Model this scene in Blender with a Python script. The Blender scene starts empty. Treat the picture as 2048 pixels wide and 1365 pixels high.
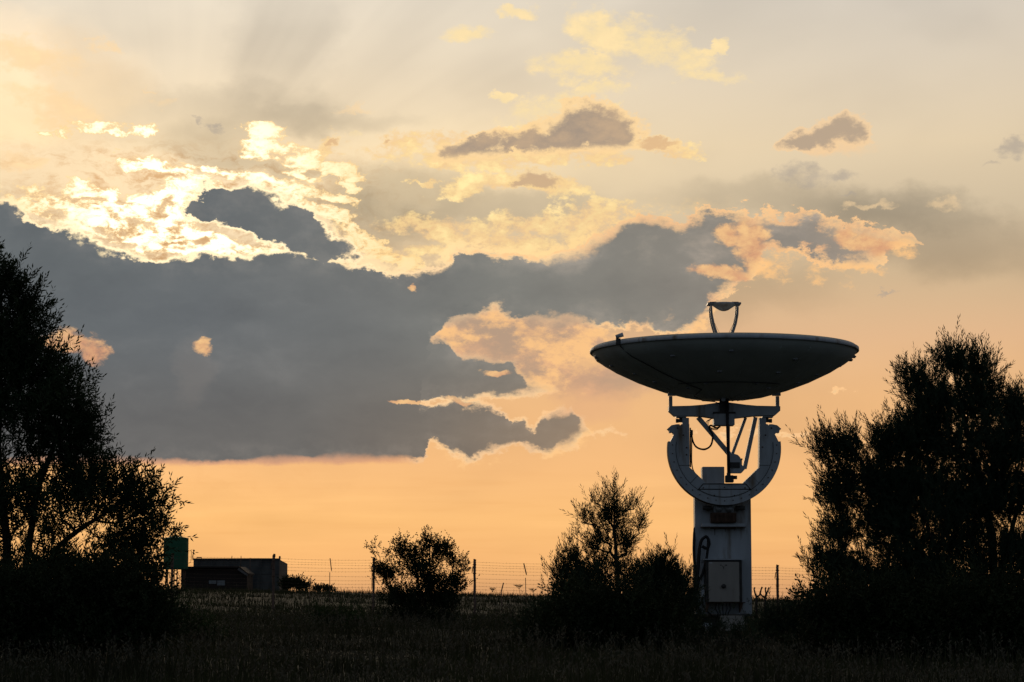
import bpy, math, random
import numpy as np
from mathutils import Vector, Matrix

S = bpy.context.scene
COL = S.collection

# ------------------------------------------------------------------ camera
FPX = 4613.0                    # focal length in pixels of the 2048-wide photograph
HORIZON = 1210.0                # image row of eye level
PITCH = math.atan((HORIZON - 682.5) / FPX)
EYE = Vector((0, 0, 1.7))
cam = bpy.data.cameras.new('camera')
cam.sensor_width = 36.0
cam.lens = 36.0 * FPX / 2048.0
cam.clip_start = 0.1
cam.clip_end = 6000
camo = bpy.data.objects.new('camera', cam)
COL.objects.link(camo)
camo.location = EYE
camo.rotation_euler = (math.radians(90) + PITCH, 0, 0)
S.camera = camo
S.view_settings.view_transform = 'Standard'
S.view_settings.look = 'None'
S.view_settings.exposure = 0
S.view_settings.gamma = 1
S.cycles.max_bounces = 3
S.cycles.diffuse_bounces = 2
S.cycles.glossy_bounces = 2
S.cycles.transmission_bounces = 2
S.cycles.transparent_max_bounces = 4
S.cycles.sample_clamp_indirect = 4

def ray(px, py):
    v = Vector(((px - 1024.0), FPX, (682.5 - py)))
    v.rotate(Matrix.Rotation(PITCH, 3, 'X'))
    return v.normalized()
def at(px, py, Y):
    d = ray(px, py)
    return EYE + d * (Y / d.y)

# ------------------------------------------------------------------ world: evening sky with clouds
SUN_PX = (352, 452)
sd = ray(*SUN_PX)
SUN_EL = math.asin(sd.z); SUN_AZ = math.atan2(sd.x, sd.y)

def lin(r, g, b, k=1.0):
    f = lambda c: ((c / 255.0) / 12.92 if c <= 10 else ((c / 255.0 + 0.055) / 1.055) ** 2.4) * k
    return (f(r), f(g), f(b))

W = bpy.data.worlds.new('World'); S.world = W
W.use_nodes = True
NT = W.node_tree
NT.nodes.clear()

class E:
    """a float expression made of nodes"""
    def __init__(s, sock): s.s = sock
    def __add__(a, b): return mth('ADD', a, b)
    def __radd__(a, b): return mth('ADD', b, a)
    def __sub__(a, b): return mth('SUBTRACT', a, b)
    def __rsub__(a, b): return mth('SUBTRACT', b, a)
    def __mul__(a, b): return mth('MULTIPLY', a, b)
    def __rmul__(a, b): return mth('MULTIPLY', b, a)
    def __truediv__(a, b): return mth('DIVIDE', a, b)
    def __neg__(a): return mth('MULTIPLY', a, -1.0)
def put(inp, v):
    if isinstance(v, E): NT.links.new(v.s, inp)
    elif isinstance(v, bpy.types.NodeSocket): NT.links.new(v, inp)
    else: inp.default_value = v
def mth(op, a, b=None, c=None, clamp=False):
    n = NT.nodes.new('ShaderNodeMath'); n.operation = op; n.use_clamp = clamp
    put(n.inputs[0], a)
    if b is not None: put(n.inputs[1], b)
    if c is not None: put(n.inputs[2], c)
    return E(n.outputs[0])
def mx(*a):
    r = a[0]
    for b in a[1:]: r = mth('MAXIMUM', r, b)
    return r
def mn(*a):
    r = a[0]
    for b in a[1:]: r = mth('MINIMUM', r, b)
    return r
def smax(a, b, k): return mth('SMOOTH_MAX', a, b, k)
def step(v, lo, hi, a=0.0, b=1.0, typ='SMOOTHSTEP'):
    n = NT.nodes.new('ShaderNodeMapRange'); n.interpolation_type = typ; n.clamp = True
    put(n.inputs['Value'], v); n.inputs['From Min'].default_value = lo; n.inputs['From Max'].default_value = hi
    n.inputs['To Min'].default_value = a; n.inputs['To Max'].default_value = b
    return E(n.outputs[0])
def vec(x, y, z=0.0):
    n = NT.nodes.new('ShaderNodeCombineXYZ')
    put(n.inputs[0], x); put(n.inputs[1], y); put(n.inputs[2], z)
    return n.outputs[0]
def vm(op, a, b=None):
    n = NT.nodes.new('ShaderNodeVectorMath'); n.operation = op
    put(n.inputs[0], a)
    if b is not None: put(n.inputs[1], b)
    return n
def sep(v):
    n = NT.nodes.new('ShaderNodeSeparateXYZ'); put(n.inputs[0], v)
    return [E(o) for o in n.outputs]
def noise(x, y, sx, sy, detail=5, rough=0.55, seed=0.0, color=False, dist=0.0, lac=2.0):
    n = NT.nodes.new('ShaderNodeTexNoise'); n.noise_dimensions = '3D'
    put(n.inputs['Vector'], vec(x * (1.0 / sx), y * (1.0 / sy), seed))
    n.inputs['Scale'].default_value = 1.0
    n.inputs['Detail'].default_value = detail; n.inputs['Roughness'].default_value = rough
    n.inputs['Lacunarity'].default_value = lac; n.inputs['Distortion'].default_value = dist
    if color: return [mth('MULTIPLY_ADD', c, 2.2, -1.1) for c in sep(n.outputs['Color'])]
    return mth('MULTIPLY_ADD', E(n.outputs[0]), 2.2, -1.1)
def mixc(f, a, b, mode='MIX', clamp=True):
    n = NT.nodes.new('ShaderNodeMix'); n.data_type = 'RGBA'; n.blend_type = mode; n.clamp_factor = clamp
    put(n.inputs[0], f)
    for i, v in ((6, a), (7, b)):
        if isinstance(v, tuple): v = tuple(v) + (1.0,)
        put(n.inputs[i], v)
    return n.outputs[2]
def addc(a, f, col):
    return mixc(f, a, col, 'ADD', False)
def mulc(a, f, col):
    return mixc(f, a, col, 'MULTIPLY')
def ramp(v, lo, hi, stops, interp='LINEAR'):
    n = NT.nodes.new('ShaderNodeValToRGB'); n.color_ramp.interpolation = interp
    put(n.inputs[0], step(v, lo, hi, typ='LINEAR'))
    el = n.color_ramp.elements
    while len(el) < len(stops): el.new(0.5)
    for e, (p, c) in zip(el, sorted(stops)):
        e.position = (p - lo) / (hi - lo); e.color = tuple(c) + (1.0,)
    return n.outputs[0]

XLO, XHI, YLO, YHI = -250.0, 2300.0, -100.0, 1300.0
def cv(px, py):
    d = ray(px, py)
    return 1024 + FPX * math.atan2(d.x, d.y), HORIZON - FPX * math.asin(d.z)
def band(xin, curves):
    """three piecewise-linear functions of azimuth in one node"""
    n = NT.nodes.new('ShaderNodeVectorCurve')
    m = n.mapping; m.use_clip = False
    tx = (xin - XLO) * (2.0 / (XHI - XLO)) - 1.0
    put(n.inputs['Vector'], vec(tx, tx, tx)); n.inputs['Fac'].default_value = 1.0
    for i, pts in enumerate(curves):
        pts = sorted(cv(*p) for p in pts)
        c = m.curves[i]
        q = [((x - XLO) * 2 / (XHI - XLO) - 1, (y - YLO) * 2 / (YHI - YLO) - 1) for x, y in pts]
        q = [(-1.0, q[0][1])] + q + [(1.0, q[-1][1])]
        c.points[0].location = q[0]; c.points[1].location = q[-1]
        for p in q[1:-1]: c.points.new(*p)
        for p in c.points: p.handle_type = 'VECTOR'
    m.update()
    return [(o + 1.0) * ((YHI - YLO) / 2) + YLO for o in sep(n.outputs[0])]
def ell(P, cx, cy, a, b, rot=0.0):
    """1 at the centre, 0 on the ellipse; px units"""
    X0, Y0 = cv(cx, cy); r = math.radians(rot)
    d = vm('SUBTRACT', P, (X0, Y0, 0.0)).outputs[0]
    u = E(vm('DOT_PRODUCT', d, (math.cos(r) / a, math.sin(r) / a, 0)).outputs['Value'])
    v = E(vm('DOT_PRODUCT', d, (-math.sin(r) / b, math.cos(r) / b, 0)).outputs['Value'])
    return mth('MULTIPLY_ADD', mth('MULTIPLY', v, v), -1.0, mth('MULTIPLY_ADD', u, u * -1.0, 1.0))

def build_sky():
    tc = NT.nodes.new('ShaderNodeTexCoord')
    dx, dy, dz = sep(tc.outputs['Generated'])
    az = mth('ARCTAN2', dx, dy)
    el = mth('ARCSINE', dz)
    X = az * FPX + 1024.0
    Y = HORIZON - el * FPX
    sx, sy = cv(*SUN_PX)
    # polar position round the sun
    rx = X - sx; ry = Y - sy
    R = mth('SQRT', rx * rx + ry * ry)
    TH = mth('ARCTAN2', ry, rx)

    # noises shared by every layer
    w1 = noise(X, Y, 150, 110, 7, 0.58, 3.1, True)
    w2 = noise(X, Y, 34, 26, 5, 0.62, 9.7, True)
    fine = noise(X, Y, 60, 42, 9, 0.66, 5.0)
    puff = noise(X, Y, 105, 62, 7, 0.56, 14.2)
    grit = noise(X + w2[0] * 12.0, Y + w2[1] * 8.0, 17, 10, 4, 0.66, 12.5)
    soft = noise(X, Y, 420, 240, 3, 0.5, 21.0)
    # warped coordinates: coarse warp + small curls
    Xw = X + w1[0] * 52.0 + w2[0] * 30.0
    Yw = Y + w1[1] * 34.0 + w2[1] * 22.0
    P = vec(Xw, Yw)
    # gently warped for big soft shapes
    Ps = vec(X + w1[2] * 90.0, Y + w1[1] * 60.0)

    # ---- clear sky and haze
    c = ramp(Y, -600, 1215, [
        (-600, lin(196, 196, 190)), (-60, lin(231, 221, 204)), (130, lin(238, 221, 194)), (300, lin(243, 219, 180)),
        (430, lin(229, 206, 169)), (560, lin(220, 190, 150)), (680, lin(230, 186, 142)), (800, lin(238, 186, 131)),
        (930, lin(247, 189, 127)), (1040, lin(252, 192, 122)), (1130, lin(247, 184, 117)), (1200, lin(214, 158, 110))])
    # right-hand side is cooler and dimmer, left of the bank's underside brighter
    c = mulc(c, step(X, 800, 1900) * step(Y, 760, 420) * 0.9, lin(234, 236, 242))
    c = mulc(c, step(X, 1200, 1900) * step(Y, 850, 1100) * 0.5, lin(240, 240, 248))
    c = addc(c, step(X, 1050, 300) * step(Y, 880, 1000) * step(Y, 1250, 1080) * 0.5, (0.10, 0.045, 0.0))
    # crepuscular bands fanning from the sun
    beam = noise(TH * 100.0, R * 0.03, 26, 40, 3, 0.5, 2.0)
    c = mulc(c, step(beam, 0.1, -0.5) * step(R, 150, 420) * step(Y, 640, 330) * 0.38, lin(226, 226, 228))
    c = addc(c, step(beam, 0.0, 0.6) * step(R, 120, 420) * step(Y, 640, 330) * 0.04, (1.0, 0.8, 0.5))
    # soft grey veils
    big0 = noise(X, Y, 200, 110, 4, 0.5, 61.0)
    c = mulc(c, step(soft, -0.1, 0.6) * 0.4, lin(226, 226, 228))
    for cx, cy, a, b, rot, k in ((190, 170, 150, 80, 35, .85), (480, 225, 210, 55, 0, 1.0), (570, 90, 110, 140, 0, .6),
                                 (800, 385, 150, 60, 5, 1.25), (430, 290, 130, 50, 5, 1.2), (720, 440, 170, 50, 8, 1.3), (1000, 425, 200, 34, -4, 1.0),
                                 (1650, 410, 330, 45, 5, 1.2), (1850, 470, 260, 80, 8, 1.2), (1500, 40, 200, 90, -20, .25),
                                 (1350, 585, 330, 70, 0, .8), (640, 240, 200, 30, 0, .8), (560, 340, 170, 26, 5, 1.2)):
        c = mulc(c, step(ell(Ps, cx, cy, a, b, rot) + big0 * 0.5, -0.6, 1.3) * (k * 0.62), lin(206, 208, 212))
    # glow round the hidden sun
    G1 = mth('EXPONENT', R * R * (-1.0 / (215.0 ** 2)))
    G2 = mth('EXPONENT', R * (-1.0 / 330.0))
    c = addc(c, G1 * 0.10 + G2 * 0.07, (1.0, 0.70, 0.36))
    c = addc(c, step(ell(Ps, 40, 150, 260, 130, 0), -0.3, 1.0) * 0.22, (1.0, 0.55, 0.12))
    c = addc(c, step(ell(Ps, 60, 340, 300, 120, 0), 0.0, 1.0) * 0.12, (1.0, 0.62, 0.28))
    c = addc(c, step(ell(Ps, 860, 340, 620, 110, -6), 0.0, 1.0) * 0.06, (1.0, 0.72, 0.30))

    # ---- thin, lit clouds (lists of ellipses)
    def blobs(lst, P=P):
        r = None
        for it in lst:
            e = ell(P, *it)
            r = e if r is None else mx(r, e)
        return r
    # high cream clouds in the upper middle, very soft
    hi = blobs([(1205, 62, 90, 45, 20), (1330, 100, 120, 50, 22), (1150, 130, 110, 32, 3), (1040, 18, 40, 16, 0), (940, 75, 60, 22, -5),
                (1090, 215, 90, 34, -12), (1190, 180, 60, 18, 0), (1430, 95, 40, 12, -25), (1003, 198, 20, 14, 0), (1232, 203, 18, 8, 0),
                (120, 205, 110, 34, 10), (210, 92, 40, 14, 5), (60, 110, 130, 36, 8), (30, 320, 60, 20, 0), (120, 240, 60, 14, 0), (700, 270, 30, 14, 0), (1420, 150, 70, 20, 10)])
    hi = step(hi * 0.9 + puff * 1.0 + fine * 1.2, -0.15, 1.0)
    c = mixc(hi * 0.80, c, mixc(step(X, 200, 700), lin(255, 219, 168), lin(254, 226, 168)))
    c = addc(c, hi * step(fine + puff, 0.0, 0.9) * 0.5, (0.25, 0.14, 0.04))
    # cream billows in the middle, left of the dark cumulus and along its foot
    mid = blobs([(890, 325, 48, 22, 8), (800, 290, 90, 32, -4), (900, 285, 60, 22, 0), (655, 288, 46, 30, -20), (1100, 318, 290, 26, -3),
                 (1000, 372, 130, 24, -3), (1110, 378, 80, 24, 5), (930, 390, 60, 16, 0), (1060, 265, 60, 26, -20), (845, 368, 35, 6, 0),
                 (880, 455, 160, 26, 4), (1060, 455, 110, 30, 0), (760, 500, 110, 24, 20), (1180, 440, 130, 36, -14),
                 (1230, 450, 100, 26, -18), (960, 500, 210, 15, 0), (1000, 480, 130, 26, 0), (1340, 302, 60, 16, 6)])
    midn = mid * 0.7 + puff * 1.3 + fine * 1.4 + grit * 0.4
    mida = step(midn, -0.05, 0.62)
    c = mixc(mida * 0.85, c, mixc(step(fine + puff + grit * 0.5, -0.5, 0.5), lin(244, 198, 142), lin(255, 224, 158)))
    c = addc(c, mida * step(fine * 1.2 + puff, 0.05, 0.9) * mth('EXPONENT', R * (-1.0 / 520.0)) * 1.0, (0.9, 0.62, 0.28))

    # incandescent strands round the sun: long shapes tilted down to the right
    Xs = X + w1[0] * 60.0 + w2[0] * 30.0; Ys = Y + w1[1] * 26.0 + w2[1] * 14.0
    Pf = vec(Xs, Ys)
    st = blobs([(225, 252, 108, 13, 2), (150, 258, 44, 7, -4), (95, 261, 34, 5, -3), (545, 265, 40, 18, 8), (520, 300, 52, 22, 10), (590, 312, 90, 24, 24), (660, 338, 60, 20, 12),
                (330, 345, 95, 20, 22), (270, 330, 40, 16, 0), (390, 372, 60, 16, 10), (500, 358, 110, 14, 6), (560, 378, 110, 15, 8), (640, 392, 80, 14, 12), (690, 376, 40, 9, 18),
                (330, 405, 110, 22, -4), (390, 400, 52, 30, 10), (170, 385, 50, 22, 5), (150, 415, 120, 20, 10), (80, 398, 60, 24, 25), (240, 425, 120, 18, 4),
                (230, 455, 130, 20, 12), (300, 478, 130, 22, 10), (345, 440, 48, 54, 0), (330, 480, 70, 30, 0), (440, 482, 110, 16, 12), (520, 500, 80, 12, 6),
                (400, 502, 100, 10, 0), (640, 430, 110, 12, 28), (700, 455, 100, 18, 30), (730, 492, 70, 28, 20), (790, 520, 70, 18, 12), (60, 420, 80, 10, 18), (360, 400, 60, 60, 0),
                (605, 335, 40, 12, 0), (640, 505, 30, 12, 0), (40, 408, 70, 12, 20)], Pf)
    st = mx(st, blobs([(560, 300, 30, 12, 15), (150, 390, 30, 20, -20), (215, 395, 28, 22, 30), (470, 350, 120, 7, 10), (720, 360, 40, 7, 8), (600, 352, 60, 8, 12), (600, 405, 130, 12, 14), (120, 440, 150, 9, 20), (380, 470, 90, 14, 8), (460, 500, 80, 9, 8), (560, 260, 26, 10, 0), (680, 345, 46, 10, 12)], vec(X + w2[0] * 24.0, Y + w2[1] * 12.0)) * 0.9)
    ridg = 1.0 - mth('ABSOLUTE', noise(X + w1[0] * 70.0, Y + w1[1] * 40.0, 70, 26, 5, 0.6, 91.0)) * 3.2
    curl = noise(X + w1[0] * 90.0, Y + w1[1] * 60.0, 48, 20, 7, 0.62, 33.0)
    stn = mn(st, 0.75) * 0.72 - 0.06 + curl * 1.25 + fine * 1.2 + mx(ridg, -0.3) * 0.25 + grit * 0.45
    sta = step(stn, 0.12, 0.50)
    near = mth('EXPONENT', R * R * (-1.0 / (330.0 ** 2)))
    c = mixc(sta * 0.92, c, mixc(near * step(stn, 0.2, 0.75), lin(255, 214, 144), (1.35, 1.10, 0.78)))
    c = addc(c, sta * step(stn, 0.30, 1.2) * mth('EXPONENT', R * R * (-1.0 / (300.0 ** 2))) * 0.9, (1.0, 0.90, 0.70))
    # shaded hollows between the strands
    c = mulc(c, step(curl + fine * 0.5, 0.15, -0.5) * near * step(sta, 1.0, 0.2) * step(Y, 270, 350), lin(220, 194, 168))
    c = mulc(c, step(grit + fine, -0.1, -0.8) * near * step(Y, 270, 350) * 0.6, lin(226, 196, 160))

    # ---- small grey cumulus with lit edges
    def cum(F, c, body, rim, lo=0.0, hi=0.38, rimk=0.8, rimw=0.5, k=0.9):
        n = F * 1.0 + fine * 0.9 + puff * 0.5 + grit * 0.3
        c = mixc(step(n, lo - rimw, lo - rimw + 0.5) * rimk, c, rim)
        return mixc(step(n, lo, hi) * k, c, body)
    dk = blobs([(1165, 262, 112, 48, -4), (1180, 240, 70, 42, 5), (1235, 262, 50, 36, 20), (1110, 278, 120, 26, -4), (1170, 288, 120, 16, 0), (950, 303, 62, 20, -12), (1035, 290, 60, 14, -8)])
    dk = mn(dk, (321.0 - (X - 900.0) * 0.055 - Y) * 0.055)
    c = cum(dk, c, mixc(step(fine + puff, -0.6, 0.7), lin(158, 143, 130), lin(196, 168, 138)), lin(255, 216, 158), -0.1, 0.75, 0.85, 0.5, 0.95)
    dk2 = blobs([(1320, 288, 50, 12, 8), (655, 282, 28, 8, -25), (780, 288, 22, 9, 0)])
    c = cum(dk2, c, lin(226, 186, 140), lin(255, 218, 158), 0.1, 0.8, 0.5)
    dk3 = blobs([(1668, 260, 66, 32, -20), (1700, 262, 52, 26, 10), (1605, 283, 46, 22, -10)])
    c = mixc(step(ell(Ps, 1655, 285, 92, 40, 0), -0.1, 0.6) * 0.7, c, lin(246, 206, 158))
    c = cum(dk3, c, lin(184, 163, 140), lin(246, 208, 160), -0.1, 0.8, 0.75, 0.5, 0.95)
    dk4 = blobs([(1085, 366, 48, 19, 8), (1055, 370, 26, 12, 0)])
    c = cum(dk4, c, lin(204, 172, 138), lin(250, 212, 150), 0.0, 0.8, 0.5)
    gr = blobs([(1622, 362, 54, 28, 8), (1662, 356, 44, 12, -12), (2040, 300, 34, 20, -10), (1990, 324, 30, 7, 0), (1690, 390, 20, 6, 0), (428, 255, 26, 9, 20), (395, 240, 20, 6, 20),(1775, 587, 40, 5, 3)])
    c = mixc(step(gr*0.7 + fine * 1.3 + puff*0.7, -0.1, 1.0) * 0.62, c, lin(168, 158, 148))
    pal = blobs([(1893, 414, 36, 13, 0), (1740, 412, 60, 8, 0), (295, 178, 14, 5, 0), (330, 208, 26, 12, 0), (700, 215, 60, 8, -8), (280, 175, 6, 5, 0)])
    c = mixc(step(pal*0.7 + fine * 1.3, -0.1, 1.0) * 0.55, c, lin(252, 216, 165))

    # ---- the great grey bank
    # warp for its billowing upper edge, and a milder one for the soft base
    bw = noise(X, Y, 52, 38, 6, 0.6, 41.0, True)
    Xb = X + w1[2] * 22.0 + bw[0] * 24.0
    calm = 1.0 - step(Y, 870, 905) * step(X, 900, 790) * 0.75
    Yb = Y + (w1[0] * 12.0 + bw[1] * 20.0) * calm
    t1, b1, tg = band(Xb, [
        # crest of the bank
        [(-60, 372), (0, 402), (40, 425), (100, 455), (160, 470), (200, 490), (250, 508), (310, 514), (360, 512), (400, 506), (430, 512), (470, 516), (530, 505),
         (600, 512), (660, 520), (720, 534), (780, 550), (830, 546), (880, 534), (915, 512), (960, 505), (1010, 512), (1050, 520), (1100, 514), (1150, 500), (1200, 470), (1240, 446),
         (1290, 430), (1350, 440), (1420, 424), (1460, 424), (1520, 430), (1560, 430), (1610, 425), (1680, 440), (1740, 452), (1790, 462), (1825, 480), (1850, 520)],
        # its underside, right of the holes
        [(-60, 925), (300, 925), (500, 926), (700, 921), (845, 921), (848, 700), (880, 655), (950, 640), (985, 618), (1030, 640), (1100, 655), (1200, 650), (1280, 660), (1350, 660), (1400, 650),
         (1440, 600), (1500, 560), (1540, 500), (1590, 505), (1650, 520), (1720, 540), (1760, 520), (1800, 485), (1825, 478), (1850, 470)],
        # upper outline of the warm window
        [(-60, 700), (780, 700), (806, 690), (822, 665), (870, 650), (950, 636), (985, 616), (1040, 640), (1130, 660), (1240, 655), (1330, 665), (1400, 670), (1500, 650), (1850, 650)]])
    t2, b2, t3 = band(Xb, [
        # middle tongue top / bottom, lower tongue top
        [(-60, 760), (700, 700), (800, 702), (840, 688), (862, 668), (885, 672), (905, 698), (930, 712), (1000, 714), (1040, 722), (1052, 758), (1090, 770), (1112, 776), (1125, 786), (1850, 790)],
        [(-60, 790), (700, 792), (800, 794), (900, 800), (960, 796), (1040, 796), (1080, 786), (1112, 776), (1125, 770), (1850, 760)],
        [(-60, 800), (700, 805), (780, 810), (870, 806), (915, 796), (970, 806), (1010, 820), (1028, 852), (1045, 842), (1060, 858), (1085, 838), (1106, 824), (1128, 816), (1142, 826), (1156, 819), (1162, 842), (1174, 850), (1184, 866), (1850, 880)]])
    b3, _, _ = band(Xb, [
        [(-60, 925), (845, 922), (850, 885), (875, 890), (900, 910), (940, 924), (980, 908), (1040, 898), (1100, 908), (1118, 900), (1140, 906), (1160, 896), (1170, 880), (1184, 864), (1850, 860)],
        [(-60, 500), (1850, 500)], [(-60, 500), (1850, 500)]])
    F1 = mn(Yb - t1, b1 - Yb)
    F2 = mn(Yb - t2, b2 - Yb)
    F3 = mn(Yb - t3, b3 - Yb)
    up = blobs([(500, 425, 120, 46, 18), (440, 400, 50, 36, 20), (600, 462, 100, 36, 22), (640, 490, 80, 30, 10), (560, 450, 90, 44, 12), (405, 420, 40, 22, 10)],
               vec(X + w1[2] * 34.0 + bw[0] * 30.0, Y + w1[0] * 20.0 + bw[1] * 26.0)) * 26.0
    F = mx(F1, F2, F3, up)
    # holes and thin places
    hole = blobs([(150, 686, 60, 24, 15), (196, 705, 26, 34, 10), (110, 684, 40, 18, 10), (409, 697, 19, 17, 0), (1505, 490, 34, 62, -12), (1450, 548, 80, 16, 5),
                  (1560, 545, 80, 18, 18), (1690, 470, 24, 22, 0), (1750, 490, 70, 22, 15), (1460, 470, 30, 20, 0), (1000, 748, 34, 7, 0), (824, 803, 46, 4, 2), (915, 802, 30, 5, 12), (828, 575, 8, 8, 0)], vec(Xb, Yb))
    nz = (fine * 22.0 + puff * 15.0 + grit * 8.0) * step(X, 1150, 1500, 1.0, 2.3) * (1.0 - step(Y, 860, 900) * step(X, 880, 780) * 0.7)
    wid = step(noise(X, Y, 130, 90, 2, 0.5, 71.0), -0.5, 0.5, 0.25, 1.25)
    under = step(Y, 850, 900) * step(X, 900, 780)
    # the middle left of the bank is dense: noise only frays the edges
    Fn = F + nz * step(F, 70, 20, 0.05, 1.0)
    hole_a = step(hole * 0.8 + fine * 1.1 + puff * 0.5 + grit * 0.5, -0.2, 0.7)
    crest = step(X, 1500, 1150) * step(Y, 640, 570)
    bil = step(F + nz * 0.5, -46, -8) * step(puff * 1.1 + fine * 1.2 + grit * 0.5 + step(F, -46, -4) * 0.5, 0.05, 0.65) * crest
    c = mixc(bil * (0.9 - mth('EXPONENT', R * R * (-1.0 / (260.0 ** 2))) * 0.75), c, mixc(mth('EXPONENT', R * (-1.0 / 330.0)) * 1.6, lin(255, 212, 142), (1.25, 1.0, 0.66)))
    # optical thickness: thin margins glow, the core is grey
    prox = mth('EXPONENT', R * (-1.0 / 420.0))
    soften = mx(step(X, 750, 1500), step(X, 1040, 1190) * step(Y, 780, 820))
    cover = step(Fn, -8, 2) * 0.96
    thick = (mth('MULTIPLY_ADD', soften, 24.0, 9.0) + under * 5.0) * wid
    core = step(Fn / thick, -0.15, 1.35)
    core = core * core * 0.35 + core * 0.65
    margin = mixc(prox * 1.7, mixc(step(puff + fine, -0.5, 0.6), lin(226, 172, 128), lin(255, 208, 148)), (1.2, 0.95, 0.55))
    margin = mixc(under, margin, lin(236, 172, 120))
    margin = mixc(step(X, 950, 600) * step(Y, 520, 640) , margin, lin(214, 160, 126))
    # body colour
    body = ramp(X, -200, 1900, [(-200, lin(100, 107, 111)), (400, lin(103, 108, 111)), (750, lin(114, 116, 115)), (1000, lin(126, 126, 121)), (1300, lin(136, 132, 124)), (1600, lin(146, 138, 128)), (1850, lin(180, 160, 140))])
    body = mixc(step(Y, 640, 900) * 0.85, body, ramp(X, 0, 1250, [(0, lin(106, 106, 106)), (600, lin(109, 106, 102)), (850, lin(122, 112, 102)), (1180, lin(156, 132, 108))]))
    big = noise(X + w1[0] * 40.0, Y + w1[1] * 30.0, 240, 110, 5, 0.55, 81.0)
    body = mulc(body, step(big, 0.15, -0.6) * 0.5, lin(218, 220, 224))
    body = mulc(body, step(puff, 0.1, -0.6) * 0.22, lin(222, 222, 224))
    body = addc(body, step(big + w1[0] * 0.3 + fine * 0.2, 0.0, 0.9) * 0.05, (1.0, 0.92, 0.85))
    body = addc(body, step(big + puff * 0.8 + fine * 0.5, 0.05, 0.9) * step(X, 850, 1350) * 0.14, (1.0, 0.70, 0.48))
    body = addc(body, step(ell(Ps, 395, 745, 34, 70, 0), -0.6, 1.2) * 0.03, (1.0, 0.7, 0.5))
    body = addc(body, step(Fn, 60, 5) * step(w2[2] + puff, -0.3, 0.7) * 0.045, (1.0, 0.80, 0.62))
    c = mixc(cover * step(X, 1880, 1780, 0.2, 1.0), c, margin)
    a = core
    c = mixc(a * 0.99, c, body)
    # thin silver lining along the crest near the sun
    rim = step(Fn, -5, 0) * step(Fn, 7, 1) * (1.0 - under)
    c = mixc(rim * step(R, 1000, 150) * step(w2[1], -0.6, 0.3) * 0.9, c, mixc(prox * 1.8, lin(255, 208, 146), (1.3, 1.05, 0.66)))
    rim2 = step(Fn, -7, -1) * step(Fn, 5, 0) * (1.0 - under)
    c = mixc(rim2 * step(X, 760, 900) * step(w2[1] + fine, -0.4, 0.4) * 0.75, c, lin(255, 200, 142))
    # holes lit from behind
    hcol = mixc(step(fine + puff * 0.8, -0.4, 0.6), lin(214, 154, 118), lin(255, 206, 142))

    c = mixc(hole_a * step(F, -10, 10) * 0.9, c, hcol)
    # salmon billows in the window under the bank
    wb = step(ell(Ps, 1050, 700, 300, 90, 8), -0.2, 0.7)
    c = mixc(wb * (1.0 - a) * 0.8, c, mixc(step(puff + fine, -0.4, 0.5), lin(170, 146, 128), lin(222, 172, 134)))
    c = mixc(step(ell(Ps, 1200, 790, 110, 60, 10), -0.2, 0.9) * (1.0 - a) * 0.35, c, lin(222, 168, 130))
    win = blobs([(1000, 650, 80, 30, 10), (930, 672, 90, 22, -4), (1080, 690, 110, 40, 12), (1150, 700, 90, 44, 10), (1060, 760, 90, 30, 15), (1210, 668, 70, 20, 0), (890, 665, 60, 16, -8),
                 (960, 925, 110, 14, -4), (885, 905, 40, 20, 35), (1110, 900, 70, 14, -8), (1170, 870, 24, 30, 0), (1400, 640, 30, 40, -20), (1560, 510, 120, 40, 12), (1480, 500, 40, 50, 0), (1700, 545, 90, 16, 8), (1800, 500, 40, 20, 0), (1560, 540, 160, 34, 12), (1420, 556, 90, 18, 4)])
    wn = step(win * 0.6 + fine * 1.2 + puff * 1.1 + w2[2] * 0.4 + grit * 0.5, 0.08, 0.95)
    c = mixc(wn * (1.0 - a) * 0.85, c, lin(255, 200, 136))
    shade = blobs([(1060, 670, 40, 16, 10), (960, 690, 60, 12, 5), (1230, 750, 110, 26, 12), (1330, 700, 110, 30, 5)])
    c = mixc(step(shade + fine * 1.1 + puff, 0.0, 1.0) * (1.0 - a) * 0.35, c, lin(196, 158, 130))
    # faint veil of the bank trailing right, soft streaks low in the sky
    streak = noise(X, Y, 380, 26, 4, 0.5, 55.0)
    c = mulc(c, step(streak, 0.0, 0.7) * step(Y, 900, 1000) * 0.35, lin(236, 226, 214))
    c = addc(c, step(streak, 0.02, -0.6) * step(Y, 900, 1000) * 0.05, (1.0, 0.7, 0.3))

    # ---- everything away from the sunset: a dim blue evening sky
    sky = NT.nodes.new('ShaderNodeTexSky'); sky.sky_type = 'NISHITA'; sky.sun_disc = False
    sky.sun_elevation = SUN_EL; sky.sun_rotation = SUN_AZ
    sky.air_density = 1.2; sky.dust_density = 2.0; sky.ozone_density = 2.0
    SX, SY, SZ = sd
    cs = E(vm('DOT_PRODUCT', tc.outputs['Generated'], tuple(sd)).outputs['Value'])
    east = vm('MULTIPLY', sky.outputs[0], (0.005, 0.0055, 0.0068)).outputs[0]
    far = mixc(step(cs, -0.2, 0.75), addc((0.082, 0.104, 0.136), 1.0, east), lin(196, 178, 156, 0.42))
    c = mixc(step(cs, 0.80, 0.95), far, c)
    c = mixc(step(dz, -0.004, -0.02), c, (0.01, 0.011, 0.006))
    bg = NT.nodes.new('ShaderNodeBackground'); put(bg.inputs['Color'], c)
    bg.inputs['Strength'].default_value = 1.0
    out = NT.nodes.new('ShaderNodeOutputWorld')
    NT.links.new(bg.outputs[0], out.inputs['Surface'])
build_sky()
W.cycles.sampling_method = 'MANUAL'
W.cycles.sample_map_resolution = 512

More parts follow.
